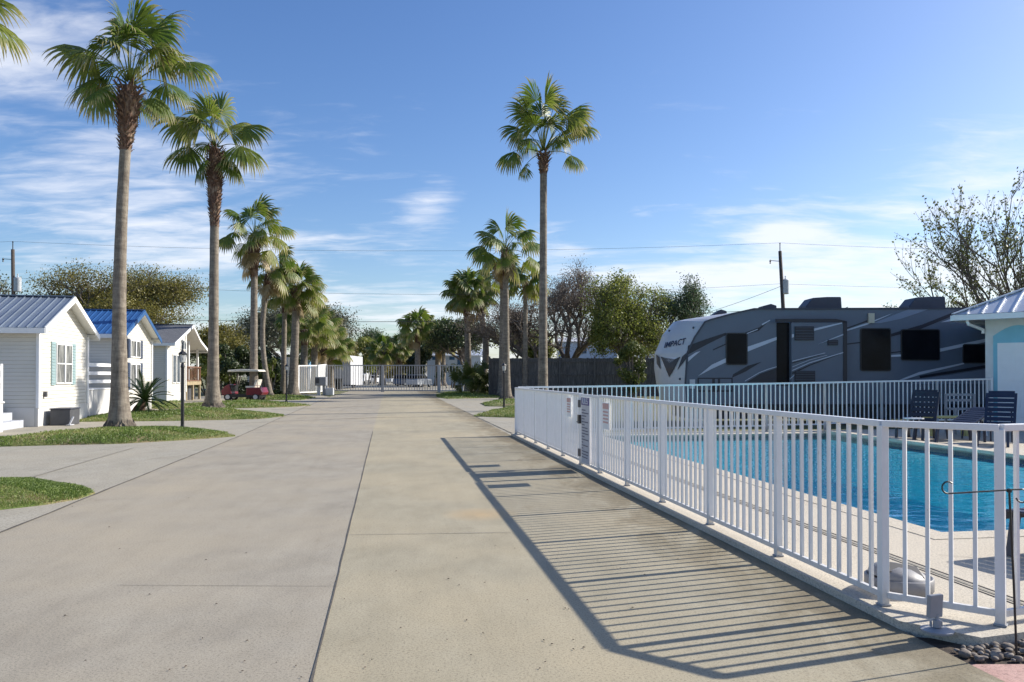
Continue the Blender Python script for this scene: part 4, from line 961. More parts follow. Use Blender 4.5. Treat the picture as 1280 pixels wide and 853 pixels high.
island(g((290, 497), (333, 493), (396, 497.5), (375, 500.3), (330, 500.5), (290, 500)), .12, 110, .10, 'shaded grass patch beside the far gate', .05, 6)
island(g((545, 494.5), (560, 490.6), (623, 491.5), (628, 497.5), (560, 498.8), (547, 497.3)), .10, 110, .10, 'sunny grass patch before the bushes by the gate', .05, 7)
island(g((600, 505), (625, 500.5), (690, 499), (690, 508), (650, 509), (606, 508)), .12, 60, .08, 'bare brownish verge round the right hand palm', .04, 8)
island(g((592, 520.8), (610, 516.5), (628, 512.5), (660, 510.5), (700, 510), (700, 523), (640, 522.3)), .12, 450, .09, 'green grass wedge beside the end of the pool fence', .025, 9)
island(g((60, 511), (150, 503), (230, 499), (230, 503), (200, 508), (120, 513)), .1, 90, .09, 'dry grass beside the cottages', .04, 10)
# ------------------------------------------------------------------ palms
def frond(mb, base, vec, r_, rng, tone, roll=0, droop=.9, mat='palm_leaf', nseg=30, spread=108):
    base = Vector(base); vec = Vector(vec); L = vec.length; hast = base+vec
    sag = Vector((0, 0, L*.18)); pts = []
    for i in range(6):
        f = i/5; pts.append(base+vec*f+sag*(math.sin(math.pi*f)*.6))
    mb.tube(pts, [.028, .022, .018, .015, .013, .012], mat, 4, True, .55)
    f_ = (pts[-1]-pts[-2]).normalized(); f_ = (f_-Z*.12).normalized()
    s_ = f_.cross(Z)
    if s_.length < .15: a = rng.uniform(0, 6.28); s_ = Vector((math.cos(a), math.sin(a), 0)); s_ = (s_-f_*s_.dot(f_))
    s_.normalize(); M = Matrix.Rotation(roll, 3, f_); s_ = M @ s_; n_ = s_.cross(f_)
    if n_.z < 0: n_ = -n_
    fold = R(rng.uniform(25, 55))
    da_ = 2*spread/nseg
    T = [0, .28, .56, .7, .82, .93, 1.06]
    for k in range(nseg):
        a = R(-spread+da_*(k+.5)+rng.uniform(-1, 1)); Lf = r_*(.80+.20*math.cos(a*.75))*rng.uniform(.9, 1.1)
        sa_ = abs(math.sin(a)); d_ = (f_*math.cos(a)+s_*math.sin(a)*math.cos(fold)-n_*sa_*math.sin(fold)).normalized(); sd = (-f_*math.sin(a)+s_*math.cos(a)*math.cos(fold)-n_*math.copysign(1, a)*math.cos(a)*math.sin(fold)).normalized()
        pl = n_*(.02 if k % 2 else -.02); cup = n_*(.10*r_*abs(math.sin(a)))
        dr_ = droop*rng.uniform(.7, 1.3)
        vs = []; tips = []
        cur = hast.copy(); prev_t = 0; dd = d_.copy()
        for j, t_ in enumerate(T):
            step = (t_-prev_t)*Lf; prev_t = t_
            if t_ > .3: dd = (dd-Z*dr_*step/r_*(.45+5.0*max(0, t_-.5))).normalized()
            cur = cur+dd*step
            wd = Lf*math.tan(R(da_/2))*t_*1.2 if t_ <= .57 else Lf*math.tan(R(da_/2))*.67*max(.04, (1.05-t_)/.48)**.7
            c2 = cur+pl*(1 if 0 < t_ < .6 else 0)+cup*t_*(1-t_)*2
            if j == 0: vs.append(c2); tips.append(0)
            elif j == len(T)-1: vs.append(c2); tips.append(1)
            else: vs.extend([c2-sd*wd, c2+sd*wd]); tips.extend([t_, t_])
        fs = [(0, 1, 2)]
        for j in range(len(T)-3): o = 1+2*j; fs.append((o, o+2, o+3, o+1))
        o = 1+2*(len(T)-3); fs.append((o, o+2, o+1))
        mb.add(vs, fs, mat, min(1, max(0, tone+rng.uniform(-.07, .07))), tips)
def palm(base, top, rb, rt, label, fronds=None, n=22, fr=1.0, boots=1.2, bootr=.28, seed=1, dead=0, elev=(-35, 85), bend=0, nseg=26, pet=1.0, flare=1.7, name='palm_tree', group='fan palms lining the road', droop=.9, dry=False):
    rng = random.Random(seed); base = Vector(base); top = Vector(top)
    t = thing(name, base, label, 'palm tree', group)
    H_ = (top-base).length; pts = []; rad = []; side = Vector((1, 0, 0))*bend; k = 26
    for i in range(k+1):
        f = i/k; p = base.lerp(top, f)+side*math.sin(math.pi*f); pts.append(p)
        hgt = f*H_; r_ = rb+(rt-rb)*min(1, f*1.4)**.7
        r_ += rb*(flare-1)*math.exp(-hgt/.35)+rb*.25*math.exp(-hgt/1.6)
        r_ *= 1+.018*math.sin(i*2.1+seed)+.012*math.sin(i*5.3)
        rad.append(r_)
    pts[0] = pts[0]-Z*.12
    mb = MB(); mb.tube(pts, rad, 'palm_bark', 16); mb.build('trunk', t, smooth=True)
    if flare > 1.45:
        mb = MB(); vs_r = []; fs_r = []; nr_ = 40
        for (h_r, k_r) in ((-.05, 1.22), (.06, 1.16), (.15, 1.10), (.24, 1.02), (.34, .9)):
            for q_r in range(nr_):
                a_r = 2*math.pi*q_r/nr_; rr_ = (rb*flare*math.exp(-max(0, h_r)/1.1)+rb*.12)*k_r*rng.uniform(.88, 1.08); vs_r.append(pts[0]+Vector((math.cos(a_r)*rr_, math.sin(a_r)*rr_, .12+h_r+rng.uniform(-.02, .02))))
        for i_r in range(4):
            for q_r in range(nr_): q2 = (q_r+1) % nr_; fs_r.append((i_r*nr_+q_r, i_r*nr_+q2, (i_r+1)*nr_+q2, (i_r+1)*nr_+q_r))
        mb.add(vs_r, fs_r, 'root_bark'); mb.build('root_base', t)
    ax_ = (pts[-1]-pts[-3]).normalized()
    # old leaf bases
    if boots > 0:
        mb = MB(); nb = int(boots*95); a1_ = ax_.orthogonal().normalized(); a2_ = ax_.cross(a1_)
        core = [top-ax_*boots*(1-i/5) for i in range(6)]; cr = [rt*1.02, rt*1.15, bootr*.55, bootr*.62, bootr*.62, bootr*.4]; mb.tube(core, cr, 'boot_bark', 12)
        for i in range(nb):
            f = (i+.5)/nb; a = i*2.39996+rng.uniform(-.2, .2); d_ = a1_*math.cos(a)+a2_*math.sin(a); s_ = ax_.cross(d_)
            r0_ = rt*1.0+max(0, bootr*.68-rt)*min(1, f*1.6); L_ = rng.uniform(.12, .30)*(.5+f*.7); p = top-ax_*boots*(1-f)+d_*r0_*.85
            o1 = p+(ax_*.55+d_*rng.uniform(.3, .7))*L_; o2 = o1+(d_*rng.uniform(.3, .8)+ax_*rng.uniform(-.3, .5))*L_*.6; w_ = rng.uniform(.03, .06)
            mb.add([p-s_*w_, p+s_*w_, o1+s_*w_*.8, o1-s_*w_*.8, o2, p-ax_*.03+d_*.03], [(0, 1, 2, 3), (3, 2, 4), (0, 3, 5), (1, 5, 2)], 'boot_bark')
        mb.build('leaf_bases', t)
    mb = MB(); top2 = top+ax_*.05
    if fronds:
        for (dx, dz, dy, r_, tn, rl) in fronds:
            frond(mb, top2+Vector((dx, dy, dz)).normalized()*.12, Vector((dx, dy, dz)), r_, rng, tn, rl, droop*rng.uniform(.8, 1.2), nseg=nseg)
    else:
        for i in range(n):
            f = (i+.5)/n; el = R(elev[1]+(elev[0]-elev[1])*f**.85+rng.uniform(-8, 8)); az = i*2.39996+rng.uniform(-.3, .3)
            d_ = Vector((math.cos(az)*math.cos(el), math.sin(az)*math.cos(el), math.sin(el)))
            frond(mb, top2+d_*.1, d_*pet*rng.uniform(.75, 1.15), fr*rng.uniform(.85, 1.1), rng, .18+.45*f+rng.uniform(-.1, .12), rng.uniform(-.6, .6), droop, nseg=nseg)
    mb.build('crown', t, attrs=True)
    if dead:
        mb = MB()
        for i in range(dead):
            az = rng.uniform(0, 6.28); el = R(rng.uniform(-70, -35)); d_ = Vector((math.cos(az)*math.cos(el), math.sin(az)*math.cos(el), math.sin(el)))
            frond(mb, top2-ax_*rng.uniform(.05, boots*.5), d_*pet*rng.uniform(.5, .9), fr*rng.uniform(.6, .85), rng, rng.uniform(.2, .9), rng.uniform(-1, 1), 1.3, 'palm_leaf_dry', nseg=20)
        mb.build('dry_fronds', t, attrs=True)
    return t
zs = .00606   # metres per zoomed pixel at palm 1
def fz(lst, s_, k=1.0): return [((x-lst[0][0])*s_*.99, (lst[0][1]-y)*s_*1.02, dy, r_*k, tn, rl) for (x, y, dy, r_, tn, rl) in lst[1:]]
f1 = fz([(575, 385), (548, 200, .15, 1.15, .15, 1.5), (690, 205, -.3, 1.15, .05, 1.2), (690, 290, -.5, 1.15, .45, .5), (790, 290, .1, 1.05, .35, .2), (500, 300, .2, .85, .05, 1.0), (440, 268, -.1, 1.25, .6, .2), (455, 345, .2, 1.35, .35, .1),
         (505, 440, -.55, .85, .2, .6), (650, 410, .3, .8, .4, .3), (590, 270, -.6, .9, .4, .8), (625, 230, .5, 1.0, .1, .9), (545, 290, .6, 1.0, .15, .6), (610, 190, .1, 1.0, .12, 1.3), (660, 330, .8, 1.0, .3, .2), (530, 370, .9, 1.0, .3, 0), (585, 300, -1.1, .9, .35, .2), (640, 260, -.9, .95, .2, .3), (600, 190, -.2, 1.1, .35, .4), (660, 270, .3, 1.0, .5, .5)], zs)
b1 = G(150, 542); b1.z = .08
palm(b1, P(162, 108, b1.y), .20, .135, 'nearest tall fan palm, thick flared trunk on the left grass island', f1, boots=1.7, bootr=.40, seed=3, nseg=34, flare=1.75, bend=-.12, droop=1.0)
zs2 = 33.5/975/5.685
f2 = fz([(620, 375), (470, 230, -.3, 1.6, .5, .4), (640, 150, .2, 1.35, .35, 1.2), (660, 260, -.8, 1.2, .75, .5), (800, 230, .2, 1.25, .35, .7), (440, 360, .1, 1.5, .25, .1), (790, 370, -.1, 1.55, .35, .1), (720, 450, .1, 1.15, .3, .2), (550, 480, -.2, .95, .25, .5),
         (560, 200, .6, 1.3, .3, .8), (600, 260, -1.0, 1.1, .6, .2), (700, 200, .7, 1.2, .5, .4), (520, 300, .9, 1.2, .3, .2), (600, 330, 1.3, 1.1, .3, 0), (640, 300, -1.3, 1.1, .5, 0), (600, 190, -.3, 1.2, .4, .3), (680, 250, .3, 1.2, .5, .6), (560, 270, -.5, 1.2, .6, .4)], zs2)
b2 = G(266, 514); b2.z = .1
palm(b2, P(269, 186, b2.y), .235, .18, 'second left palm with a long shaggy reddish boot section', f2, boots=3.4, bootr=.50, seed=5, nseg=32, flare=1.9, droop=1.0)
b3 = G(317, 501); palm(b3, P(318, 294, b3.y), .24, .20, 'third left palm, standing over the golf cart', None, 17, 1.25, 2.6, .5, 7, 5, (-30, 88), pet=1.35, nseg=24)
b4 = G(338, 497.5); palm(b4, P(338, 338, b4.y), .17, .17, 'slim leaning palm right of the third left palm', None, 14, 1.2, 2.2, .42, 9, 5, (-40, 70), bend=-.55, pet=1.2, nseg=22, dry=True)
b5 = G(366, 496); palm(b5, P(371, 362, b5.y), .33, .27, 'stout palm with a round green crown left of the white gate panel', None, 38, 1.15, 1.6, .6, 11, 2, (-35, 88), pet=1.35, nseg=22, droop=.7)
b5b = G(354, 495); palm(b5b, P(356, 375, b5b.y), .2, .18, 'thin trunked palm just left of the stout round crowned palm', None, 14, 1.1, 1.0, .35, 13, 1, (-20, 80), pet=1.0, nseg=20)
for i, (xb, yb_, xt, yt_, n_, sd, lb) in enumerate(((379, 492, 381, 412, 20, 21, 'shorter cabbage palm behind the white gate panel, leftmost of its row'), (393, 490.5, 393, 415, 22, 22, 'shorter cabbage palm behind the white gate panel, second of its row'), (405, 489, 404, 430, 20, 23, 'low cabbage palm left of the white trailer'), (413, 488, 414, 438, 18, 24, 'lowest cabbage palm above the white trailer'))):
    b = G(xb, yb_); palm(b, P(xt, yt_, b.y), .33, .28, lb, None, n_+14, 1.25, 1.4, .6, sd, 1, (-25, 88), pet=1.7, nseg=18, droop=.6, group='cabbage palms at the far left of the road')
# right side
zs3 = 34/975/3.877
f6 = fz([(535, 430), (470, 250, .2, 1.15, .35, 1.3), (540, 220, -.3, 1.2, .55, 1.2), (640, 270, -.1, 1.25, .2, 1.0), (640, 300, -.6, 1.15, .55, .4), (700, 310, .3, 1.1, .35, .3), (440, 330, .1, 1.1, .25, .1), (400, 430, -.1, 1.05, .3, .1), (590, 400, -.5, .75, .3, .5), (660, 440, .1, .9, .3, .2),
         (470, 400, -.6, .95, .3, .5), (450, 500, -.3, .7, .5, .7), (500, 270, .5, 1.1, .3, .9), (560, 280, .7, 1.1, .3, .6), (600, 330, .9, 1.1, .3, .2), (480, 340, .9, 1.0, .3, .2), (540, 340, -.9, 1.0, .4, .2), (500, 200, -.1, 1.1, .3, .4), (580, 230, .2, 1.1, .2, .9), (560, 330, -.7, 1.0, .4, .4), (620, 350, -.3, 1.0, .5, .1), (495, 330, -.4, 1.0, .5, .5), (530, 260, .3, 1.1, .2, .2)], zs3)
b6 = G(678.5, 513.5); palm(b6, P(679.5, 192, b6.y), .21, .155, 'tall palm with a smooth grey trunk rising behind the pool fence', f6, boots=.9, bootr=.32, seed=31, nseg=30, flare=1.5)
b7 = G(633, 499.5); palm(b7, P(632, 313, b7.y), .25, .19, 'right hand palm with brown hanging fronds beside the lamp post', None, 17, 1.3, 1.7, .45, 33, 8, (-35, 88), pet=1.45, nseg=24)
b8 = G(586, 492); palm(b8, P(583.5, 372, b8.y), .3, .25, 'left trunk of the pair of palms by the gate end', None, 32, 1.25, 2.3, .55, 35, 1, (-25, 88), pet=1.4, nseg=20)
b9 = G(600, 492.5); palm(b9, P(594, 370, b9.y+1), .3, .25, 'right, curving trunk of the pair of palms by the gate end', None, 26, 1.2, 2.0, .55, 37, 2, (-30, 80), bend=.7, pet=1.5, nseg=20)
b10 = G(626, 496); palm(b10, P(628, 352, b10.y), .19, .16, 'slim palm trunk hidden behind the right hand palm', None, 8, 1.1, .6, .3, 39, 0, (0, 80), pet=1.3, nseg=18)
palm(Vector((P(656, 352, 58).x, 58, 0)), P(657, 354, 58), .2, .17, 'green fan crown showing between the two tall right hand palms', None, 12, 1.4, .6, .3, 41, 0, (-20, 80), pet=.9, nseg=18)
for i, (xt, yt_, z_, n_, sd, fr2, lb) in enumerate(((522, 412, 110, 22, 51, 2.0, 'far palm with a dark boot column beyond the double gate'), (547, 425, 118, 18, 53, 2.2, 'left one of two low palms before the far white building'), (554, 421, 124, 22, 54, 2.4, 'right one of two low palms before the far white building'), (500, 436, 130, 14, 55, 2.0, 'low dark palm in the hedge beyond the gate'), (478, 441, 128, 14, 56, 2.0, 'dark young palm left in the hedge beyond the gate'))):
    p = P(xt, yt_, z_); palm(Vector((p.x, p.y, 0)), p, .4, .36, lb, None, n_+10, fr2*.8, 2.6, .7, sd, 3, (-30, 88), pet=1.7, nseg=16, group='palms beyond the double gate')
# palm mostly outside the left edge
zs4 = .0215/3.556
f7 = fz([(-150, 60), (-10, 110, -.2, 1.35, .6, .2), (-60, 10, .1, 1.3, .5, .5), (-80, -60, 0, 1.2, .3, 1.0), (-30, 60, .5, 1.2, .5, .2), (-150, -90, 0, 1.2, .2, 1.2), (-280, -30, .1, 1.2, .3, .5), (-290, 70, .2, 1.2, .4, .2), (-180, 130, -.6, 1.0, .4, .4), (-100, 140, .3, 1.0, .4, .3), (-200, 0, -.7, 1.1, .3, .4)], zs4*19.5/21)
pb_ = G(-84, 545); palm(Vector((pb_.x, 19.5, .1)), P(-70, 12, 19.5), .22, .15, 'palm mostly outside the left edge, only its frond tips showing', f7, boots=1.3, bootr=.34, seed=61, nseg=32)
# ------------------------------------------------------------------ cycad and stone
cy = G(166, 520.5); t = thing('sago_palm', cy, 'spreading sago palm with a leaning trunk before the blue roofed cottage', 'sago palm')
ctop = P(181, 501, cy.y); mb = MB(); mb.tube([cy-Z*.05, cy.lerp(ctop, .5)-Z*.04, ctop], [.17, .19, .14], 'boot_bark', 10); mb.build('trunk', t, smooth=True)
mb = MB(); rng = random.Random(4)
for i in range(38):
    az = i*2.39996; f = (i+.5)/38; el = R(75-85*f+rng.uniform(-8, 8)); d_ = Vector((math.cos(az)*math.cos(el), math.sin(az)*math.cos(el), math.sin(el))); L_ = rng.uniform(1.0, 1.3)
    pts = []; cur = ctop.copy(); dd = d_.copy()
    for k in range(13):
        pts.append(cur.copy()); dd = (dd-Z*.085).normalized(); cur = cur+dd*L_/12
    mb.tube(pts, [.012]*13, 'leaf_cycad', 4, True, .3)
    for k in range(1, 13):
        for j2 in range(3):
            p = pts[k].lerp(pts[k-1], j2*.333); tn_ = (pts[k]-pts[k-1]).normalized(); s_ = tn_.cross(Z)
            if s_.length < .05: s_ = Vector((1, 0, 0))
            s_.normalize(); ll = .17*math.sin(math.pi*min(.97, (k+.5)/13.5))**.6
            for sg in (-1, 1):
                e_ = p+(s_*sg*.8+tn_*.55+s_.cross(tn_)*.0+Z*.15)*ll; w_ = tn_*.02
                mb.add([p-w_, p+w_, e_], [(0, 1, 2)], 'leaf_cycad', rng.uniform(.2, .8), [0, 0, .7])
mb.build('crown', t, attrs=True)
o = rock_mesh(G(184, 519), .42, 900); o.name = 'boulder'; tag(o, 'pale grey boulder at the foot of the sago palm', 'boulder')
# ------------------------------------------------------------------ broadleaf trees
def tree(base, box, leafm, label, nleaf=9000, lsize=.14, depth=5, seed=1, tr=.28, name='tree', cat='tree', group=None, leafr=.5, forks=3, bark='tree_bark', spread=.75, bare=False, blobs=True, trunkfrac=.25, sides=5):
    """box = (xmin, xmax, ytop, ybottom, Y): photo extent of the crown at distance Y"""
    rng = random.Random(seed); base = Vector((base.x, base.y, 0)); x0_, x1_, yt_, yb_, Y = box
    pl, pr3, = P(x0_, yt_, Y), P(x1_, yb_, Y); cx = (pl.x+pr3.x)/2; hw_ = (pr3.x-pl.x)/2; ztop, zbot = pl.z, max(.3, pr3.z)
    segs = []; tips = []
    def rec(p, d_, L_, r_, k):
        q = p; n_ = 3; pts = [p]
        for i in range(n_):
            d_ = (d_+Vector((rng.uniform(-.22, .22), rng.uniform(-.22, .22), rng.uniform(-.1, .16)))).normalized(); q = q+d_*L_/n_; pts.append(q)
        segs.append((pts, r_, r_*.66, k))
        if k <= 1: tips.append(pts[-1]); tips.append(pts[-2])
        if k <= 0: return
        for i in range(forks+(1 if rng.random() < .4 else 0)):
            ax_ = d_.orthogonal().normalized(); ax_ = Matrix.Rotation(rng.uniform(0, 6.28), 3, d_) @ ax_
            nd = (d_*rng.uniform(.6, 1.1)+ax_*spread*rng.uniform(.6, 1.2)+Z*.12).normalized()
            rec(pts[rng.choice((-1, -1, -2))], nd, L_*rng.uniform(.62, .85), r_*.62, k-1)
    rec(Vector((0, 0, 0)), Vector((rng.uniform(-.1, .1), rng.uniform(-.1, .1), 1)), 2.0, 1, depth)
    # fit skeleton to the crown box
    mx = sorted(p.x for p in tips); my = sorted(p.y for p in tips); mz = sorted(p.z for p in tips); q = max(1, len(tips)//50)
    ax0, ax1, ay0, ay1, az1, az0 = mx[q], mx[-q-1], my[q], my[-q-1], mz[-1], mz[q]
    sx = 2*hw_*.94/(ax1-ax0); sy = 2*hw_*.85/(ay1-ay0)
    def fit(p):
        f = min(1, max(0, p.z/az1)); zc = ztop*f if True else 0
        off = Vector((cx-base.x, Y-base.y, 0))*min(1, f*1.6)
        # lift low tips to the crown's bottom
        zz = p.z/az1*(ztop-.15)
        return Vector((base.x+p.x*sx-(ax0+ax1)/2*sx*min(1, f*1.6), base.y+p.y*sy-(ay0+ay1)/2*sy*min(1, f*1.6), zz))+off
    t = thing(name, base, label, cat, group)
    mb = MB(); 
    for pts, r0_, r1_, k in segs:
        if k == 0 and not bare and nleaf > 0 and rng.random() < .3: continue
        n_ = max(3, sides+(2 if k >= depth-1 else 0)-(2 if k <= 1 else 0)); pp = [fit(p) for p in pts]
        ra = tr*r0_; rb_ = tr*r1_; mn = .009
        mb.tube(pp, [max(mn, ra*(1-i/3)+rb_*i/3) for i in range(4)], bark, n_, False)
    mb.build('trunk', t, smooth=True)
    if nleaf:
        lb = MB(); T_ = [fit(p) for p in tips if True]; T_ = [p for p in T_ if p.z > zbot*.92] or T_
        per = max(1, nleaf//len(T_)); 
        for p in T_:
            tn_ = rng.uniform(.1, .9); rr = leafr*rng.uniform(.6, 1.3)
            for _ in range(max(1, int(per*rng.uniform(.3, 1.8)))):
                o_ = Vector((max(-1.5, min(1.5, rng.gauss(0, 1)))*rr, max(-1.5, min(1.5, rng.gauss(0, 1)))*rr, max(-1.4, min(1.4, rng.gauss(0, 1)))*rr*.55)); c_ = p+o_
                if c_.z < zbot*.8: continue
                a = Vector((rng.gauss(0, 1), rng.gauss(0, 1), rng.gauss(0, .6))).normalized(); b_ = a.orthogonal().normalized(); b_ = Matrix.Rotation(rng.uniform(0, 6.28), 3, a) @ b_
                c3 = a.cross(b_); s_ = lsize*rng.uniform(.6, 1.3)
                lb.add([c_-b_*s_*.5, c_+c3*s_*.28, c_+b_*s_*.5, c_-c3*s_*.28], [(0, 1, 2, 3)], leafm, min(1, max(0, tn_+rng.uniform(-.25, .25))))
        lb.build('crown', t, attrs=True)
    return t
def blob_bush(base, box, leafm, label, nleaf=4000, lsize=.14, seed=1, depthm=None, name='shrub', cat='shrub', group=None, lumps=14):
    rng = random.Random(seed); x0_, x1_, yt_, yb_, Y = box; pl, pr3 = P(x0_, yt_, Y), P(x1_, yb_, Y); zt_, zb_ = pl.z, max(0.0, pr3.z); hw_ = (pr3.x-pl.x)/2; cx = (pl.x+pr3.x)/2; dm = depthm or hw_
    t = thing(name, (cx, Y, 0), label, cat, group)
    L_ = []
    for i in range(lumps):
        a = rng.uniform(-1, 1); b_ = rng.uniform(-1, 1); r_ = rng.uniform(.25, .5)*min(hw_, (zt_-zb_))*.9
        hmax = zt_-(zt_-zb_)*.42*abs(a)**2-r_*.8; z_ = rng.uniform(zb_+r_*.3, max(zb_+r_*.4, hmax))
        if i < lumps//2: z_ = hmax
        L_.append((Vector((cx+a*(hw_-r_*.7), Y+b_*dm*.8, z_)), r_, rng.uniform(.1, .9)))
    mb = MB(); 
    for (c_, r_, _) in L_[:8]: 
        mb.tube([Vector((cx+(c_.x-cx)*.3, Y, 0)), Vector((cx+(c_.x-cx)*.7, (Y+c_.y)/2, c_.z*.6)), c_], [.07, .05, .02], 'tree_bark', 5, False)
    mb.build('stem', t); lb = MB(); tot = sum(r_**2 for _, r_, _ in L_)
    for (c_, r_, tn_) in L_:
        for _ in range(int(nleaf*r_**2/tot)):
            u = Vector((rng.gauss(0, 1), rng.gauss(0, 1), rng.gauss(0, 1))).normalized(); rr = r_*(1-.5*rng.random()**1.6)*rng.uniform(.8, 1.15); p = c_+u*rr
            if p.z < .02: continue
            a = (u+Vector((rng.gauss(0, .7), rng.gauss(0, .7), rng.gauss(0, .7)))).normalized(); b_ = a.orthogonal().normalized(); b_ = Matrix.Rotation(rng.uniform(0, 6.28), 3, a) @ b_; c3 = a.cross(b_); s_ = lsize*rng.uniform(.6, 1.4)
            lb.add([p-b_*s_*.5, p+c3*s_*.28, p+b_*s_*.5, p-c3*s_*.28], [(0, 1, 2, 3)], leafm, min(1, max(0, tn_+rng.uniform(-.3, .3))))
    lb.build('foliage', t, attrs=True); return t
def gp(x, Y): p = P(x, 470, Y); return Vector((p.x, Y, 0))
tree(gp(155, 78), (70, 238, 330, 396, 78), 'leaf_olive', 'broad olive green live oak rising behind the cottages', 52000, .18, 6, 4, .5, leafr=.85, name='oak_tree')
tree(gp(275, 70), (238, 312, 402, 470, 70), 'leaf_olive', 'olive tree showing behind the second palm trunk', 22000, .2, 5, 5, .3, leafr=.6, name='oak_tree')
tree(gp(345, 92), (290, 436, 374, 470, 92), 'leaf_grey', 'wide grey green tree behind the third and fourth left palms', 42000, .2, 6, 7, .4, leafr=1.0)
tree(gp(418, 120), (398, 444, 418, 470, 120), 'leaf_olive', 'yellowish green tree beyond the white trailer', 7000, .28, 5, 8, .3, leafr=.8)
tree(gp(716, 66), (640, 785, 318, 430, 66), 'leaf_brown', 'nearly bare grey brown tree behind the wooden fence', 22000, .12, 6, 13, .34, leafr=.6, bare=True, spread=.7, name='bare_tree', sides=4)
tree(gp(680, 62), (582, 715, 362, 446, 62), 'leaf_brown', 'dark leafless tangled tree behind the slim right hand palms', 12000, .12, 6, 15, .28, leafr=.6, bare=True, spread=.95, name='bare_tree', sides=4)
tree(gp(776, 60), (738, 826, 336, 440, 60), 'leaf_green', 'bright yellow green tree behind the wooden fence', 24000, .16, 6, 17, .26, leafr=.42)
tree(gp(838, 62), (806, 886, 342, 440, 62), 'leaf_bluegreen', 'blue green feathery tree left of the trailer nose', 18000, .14, 6, 19, .26, leafr=.38)
def vase_tree():
    rng = random.Random(23); Y = 33; c = P(1288, 400, Y); b = Vector((c.x, Y, 0)); t = thing('budding_tree', b, 'budding deciduous tree with bare upswept branches behind the pool house', 'tree')
    mb = MB(); lb = MB(); mb.tube([b-Z*.1, b+Z*1.0, b+Z*2.2], [.34, .26, .24], 'tree_bark', 9)
    def twig(p, d_, L_, r_, k):
        pts = [p]; q = p
        for i in range(5):
            d_ = (d_+Vector((rng.uniform(-.12, .12), rng.uniform(-.12, .12), .05+rng.uniform(-.06, .1)))).normalized(); q = q+d_*L_/5; pts.append(q)
        mb.tube(pts, [max(.006, r_*(1-.75*i/5)) for i in range(6)], 'tree_bark', 5 if k > 1 else 3, False)
        if k <= 1:
            for j in range(4 if k == 0 else 2):
                c_ = pts[rng.randint(1, 5)]+Vector((rng.uniform(-.13, .13), rng.uniform(-.13, .13), rng.uniform(-.1, .14)))
                a = Vector((rng.gauss(0, 1), rng.gauss(0, 1), rng.gauss(0, .7))).normalized(); b_ = a.orthogonal().normalized(); c3 = a.cross(b_); s_ = rng.uniform(.07, .16)
                lb.add([c_-b_*s_*.5, c_+c3*s_*.32, c_+b_*s_*.5, c_-c3*s_*.32], [(0, 1, 2, 3)], 'leaf_bud', rng.uniform(.1, .9))
        if k <= 0: return
        for i in range({3: 7, 2: 6, 1: 4}[k]):
            f = rng.uniform(.25, 1.0); j = min(4, int(f*5)); pp = pts[j].lerp(pts[j+1], f*5-j); ax_ = d_.orthogonal().normalized(); ax_ = Matrix.Rotation(rng.uniform(0, 6.28), 3, d_) @ ax_
            twig(pp, (d_+ax_*rng.uniform(.3, .75)+Z*.12).normalized(), L_*rng.uniform(.36, .6), r_*.42, k-1)
    for i in range(17):
        az = i*2.39996; ti = R(rng.uniform(8, 66)); d_ = Vector((math.cos(az)*math.sin(ti), math.sin(az)*math.sin(ti), math.cos(ti)))
        twig(b+Z*rng.uniform(1.4, 2.2), d_, (4.0+1.3*math.cos(ti))*rng.uniform(.85, 1.1), .095, 3)
    mb.build('trunk', t, smooth=True); lb.build('crown', t, attrs=True)
vase_tree()
tree(gp(800, 72), (765, 850, 385, 445, 72), 'leaf_olive', 'low olive tree filling the gap between the bright green and the blue green tree', 10000, .2, 5, 27, .22, leafr=.6)
tree(gp(1112, 75), (1100, 1124, 376, 392, 75), 'leaf_bluegreen', 'small tree top just above the trailer roof', 600, .2, 4, 29, .15, leafr=.4)
tree(gp(-20, 60), (-70, 9, 330, 400, 60), 'leaf_dark', 'dark tree cut off by the left edge behind the utility pole', 3500, .18, 5, 31, .25, leafr=.5)
tree(gp(468, 150), (449, 492, 411, 455, 150), 'leaf_bluegreen', 'dark blue green pine left of the tall far palm', 4000, .35, 5, 33, .3, leafr=.8, name='pine_tree')
tree(gp(503, 155), (488, 518, 416, 455, 155), 'leaf_bluegreen', 'dark pine directly left of the tall far palm', 3500, .35, 5, 35, .3, leafr=.8, name='pine_tree')
tree(gp(520, 130), (512, 531, 388, 402, 130), 'leaf_dark', 'small dark tree top poking out above the tall far palm', 900, .3, 4, 36, .22, leafr=.6, name='pine_tree')
tree(gp(575, 112), (540, 616, 400, 462, 112), 'leaf_dark', 'dense dark green tree over the far white building', 16000, .32, 5, 37, .4, leafr=.9)
tree(gp(655, 76), (620, 690, 408, 448, 76), 'leaf_green', 'low green tree behind the wooden fence by the palms', 6000, .2, 5, 39, .2, leafr=.6)
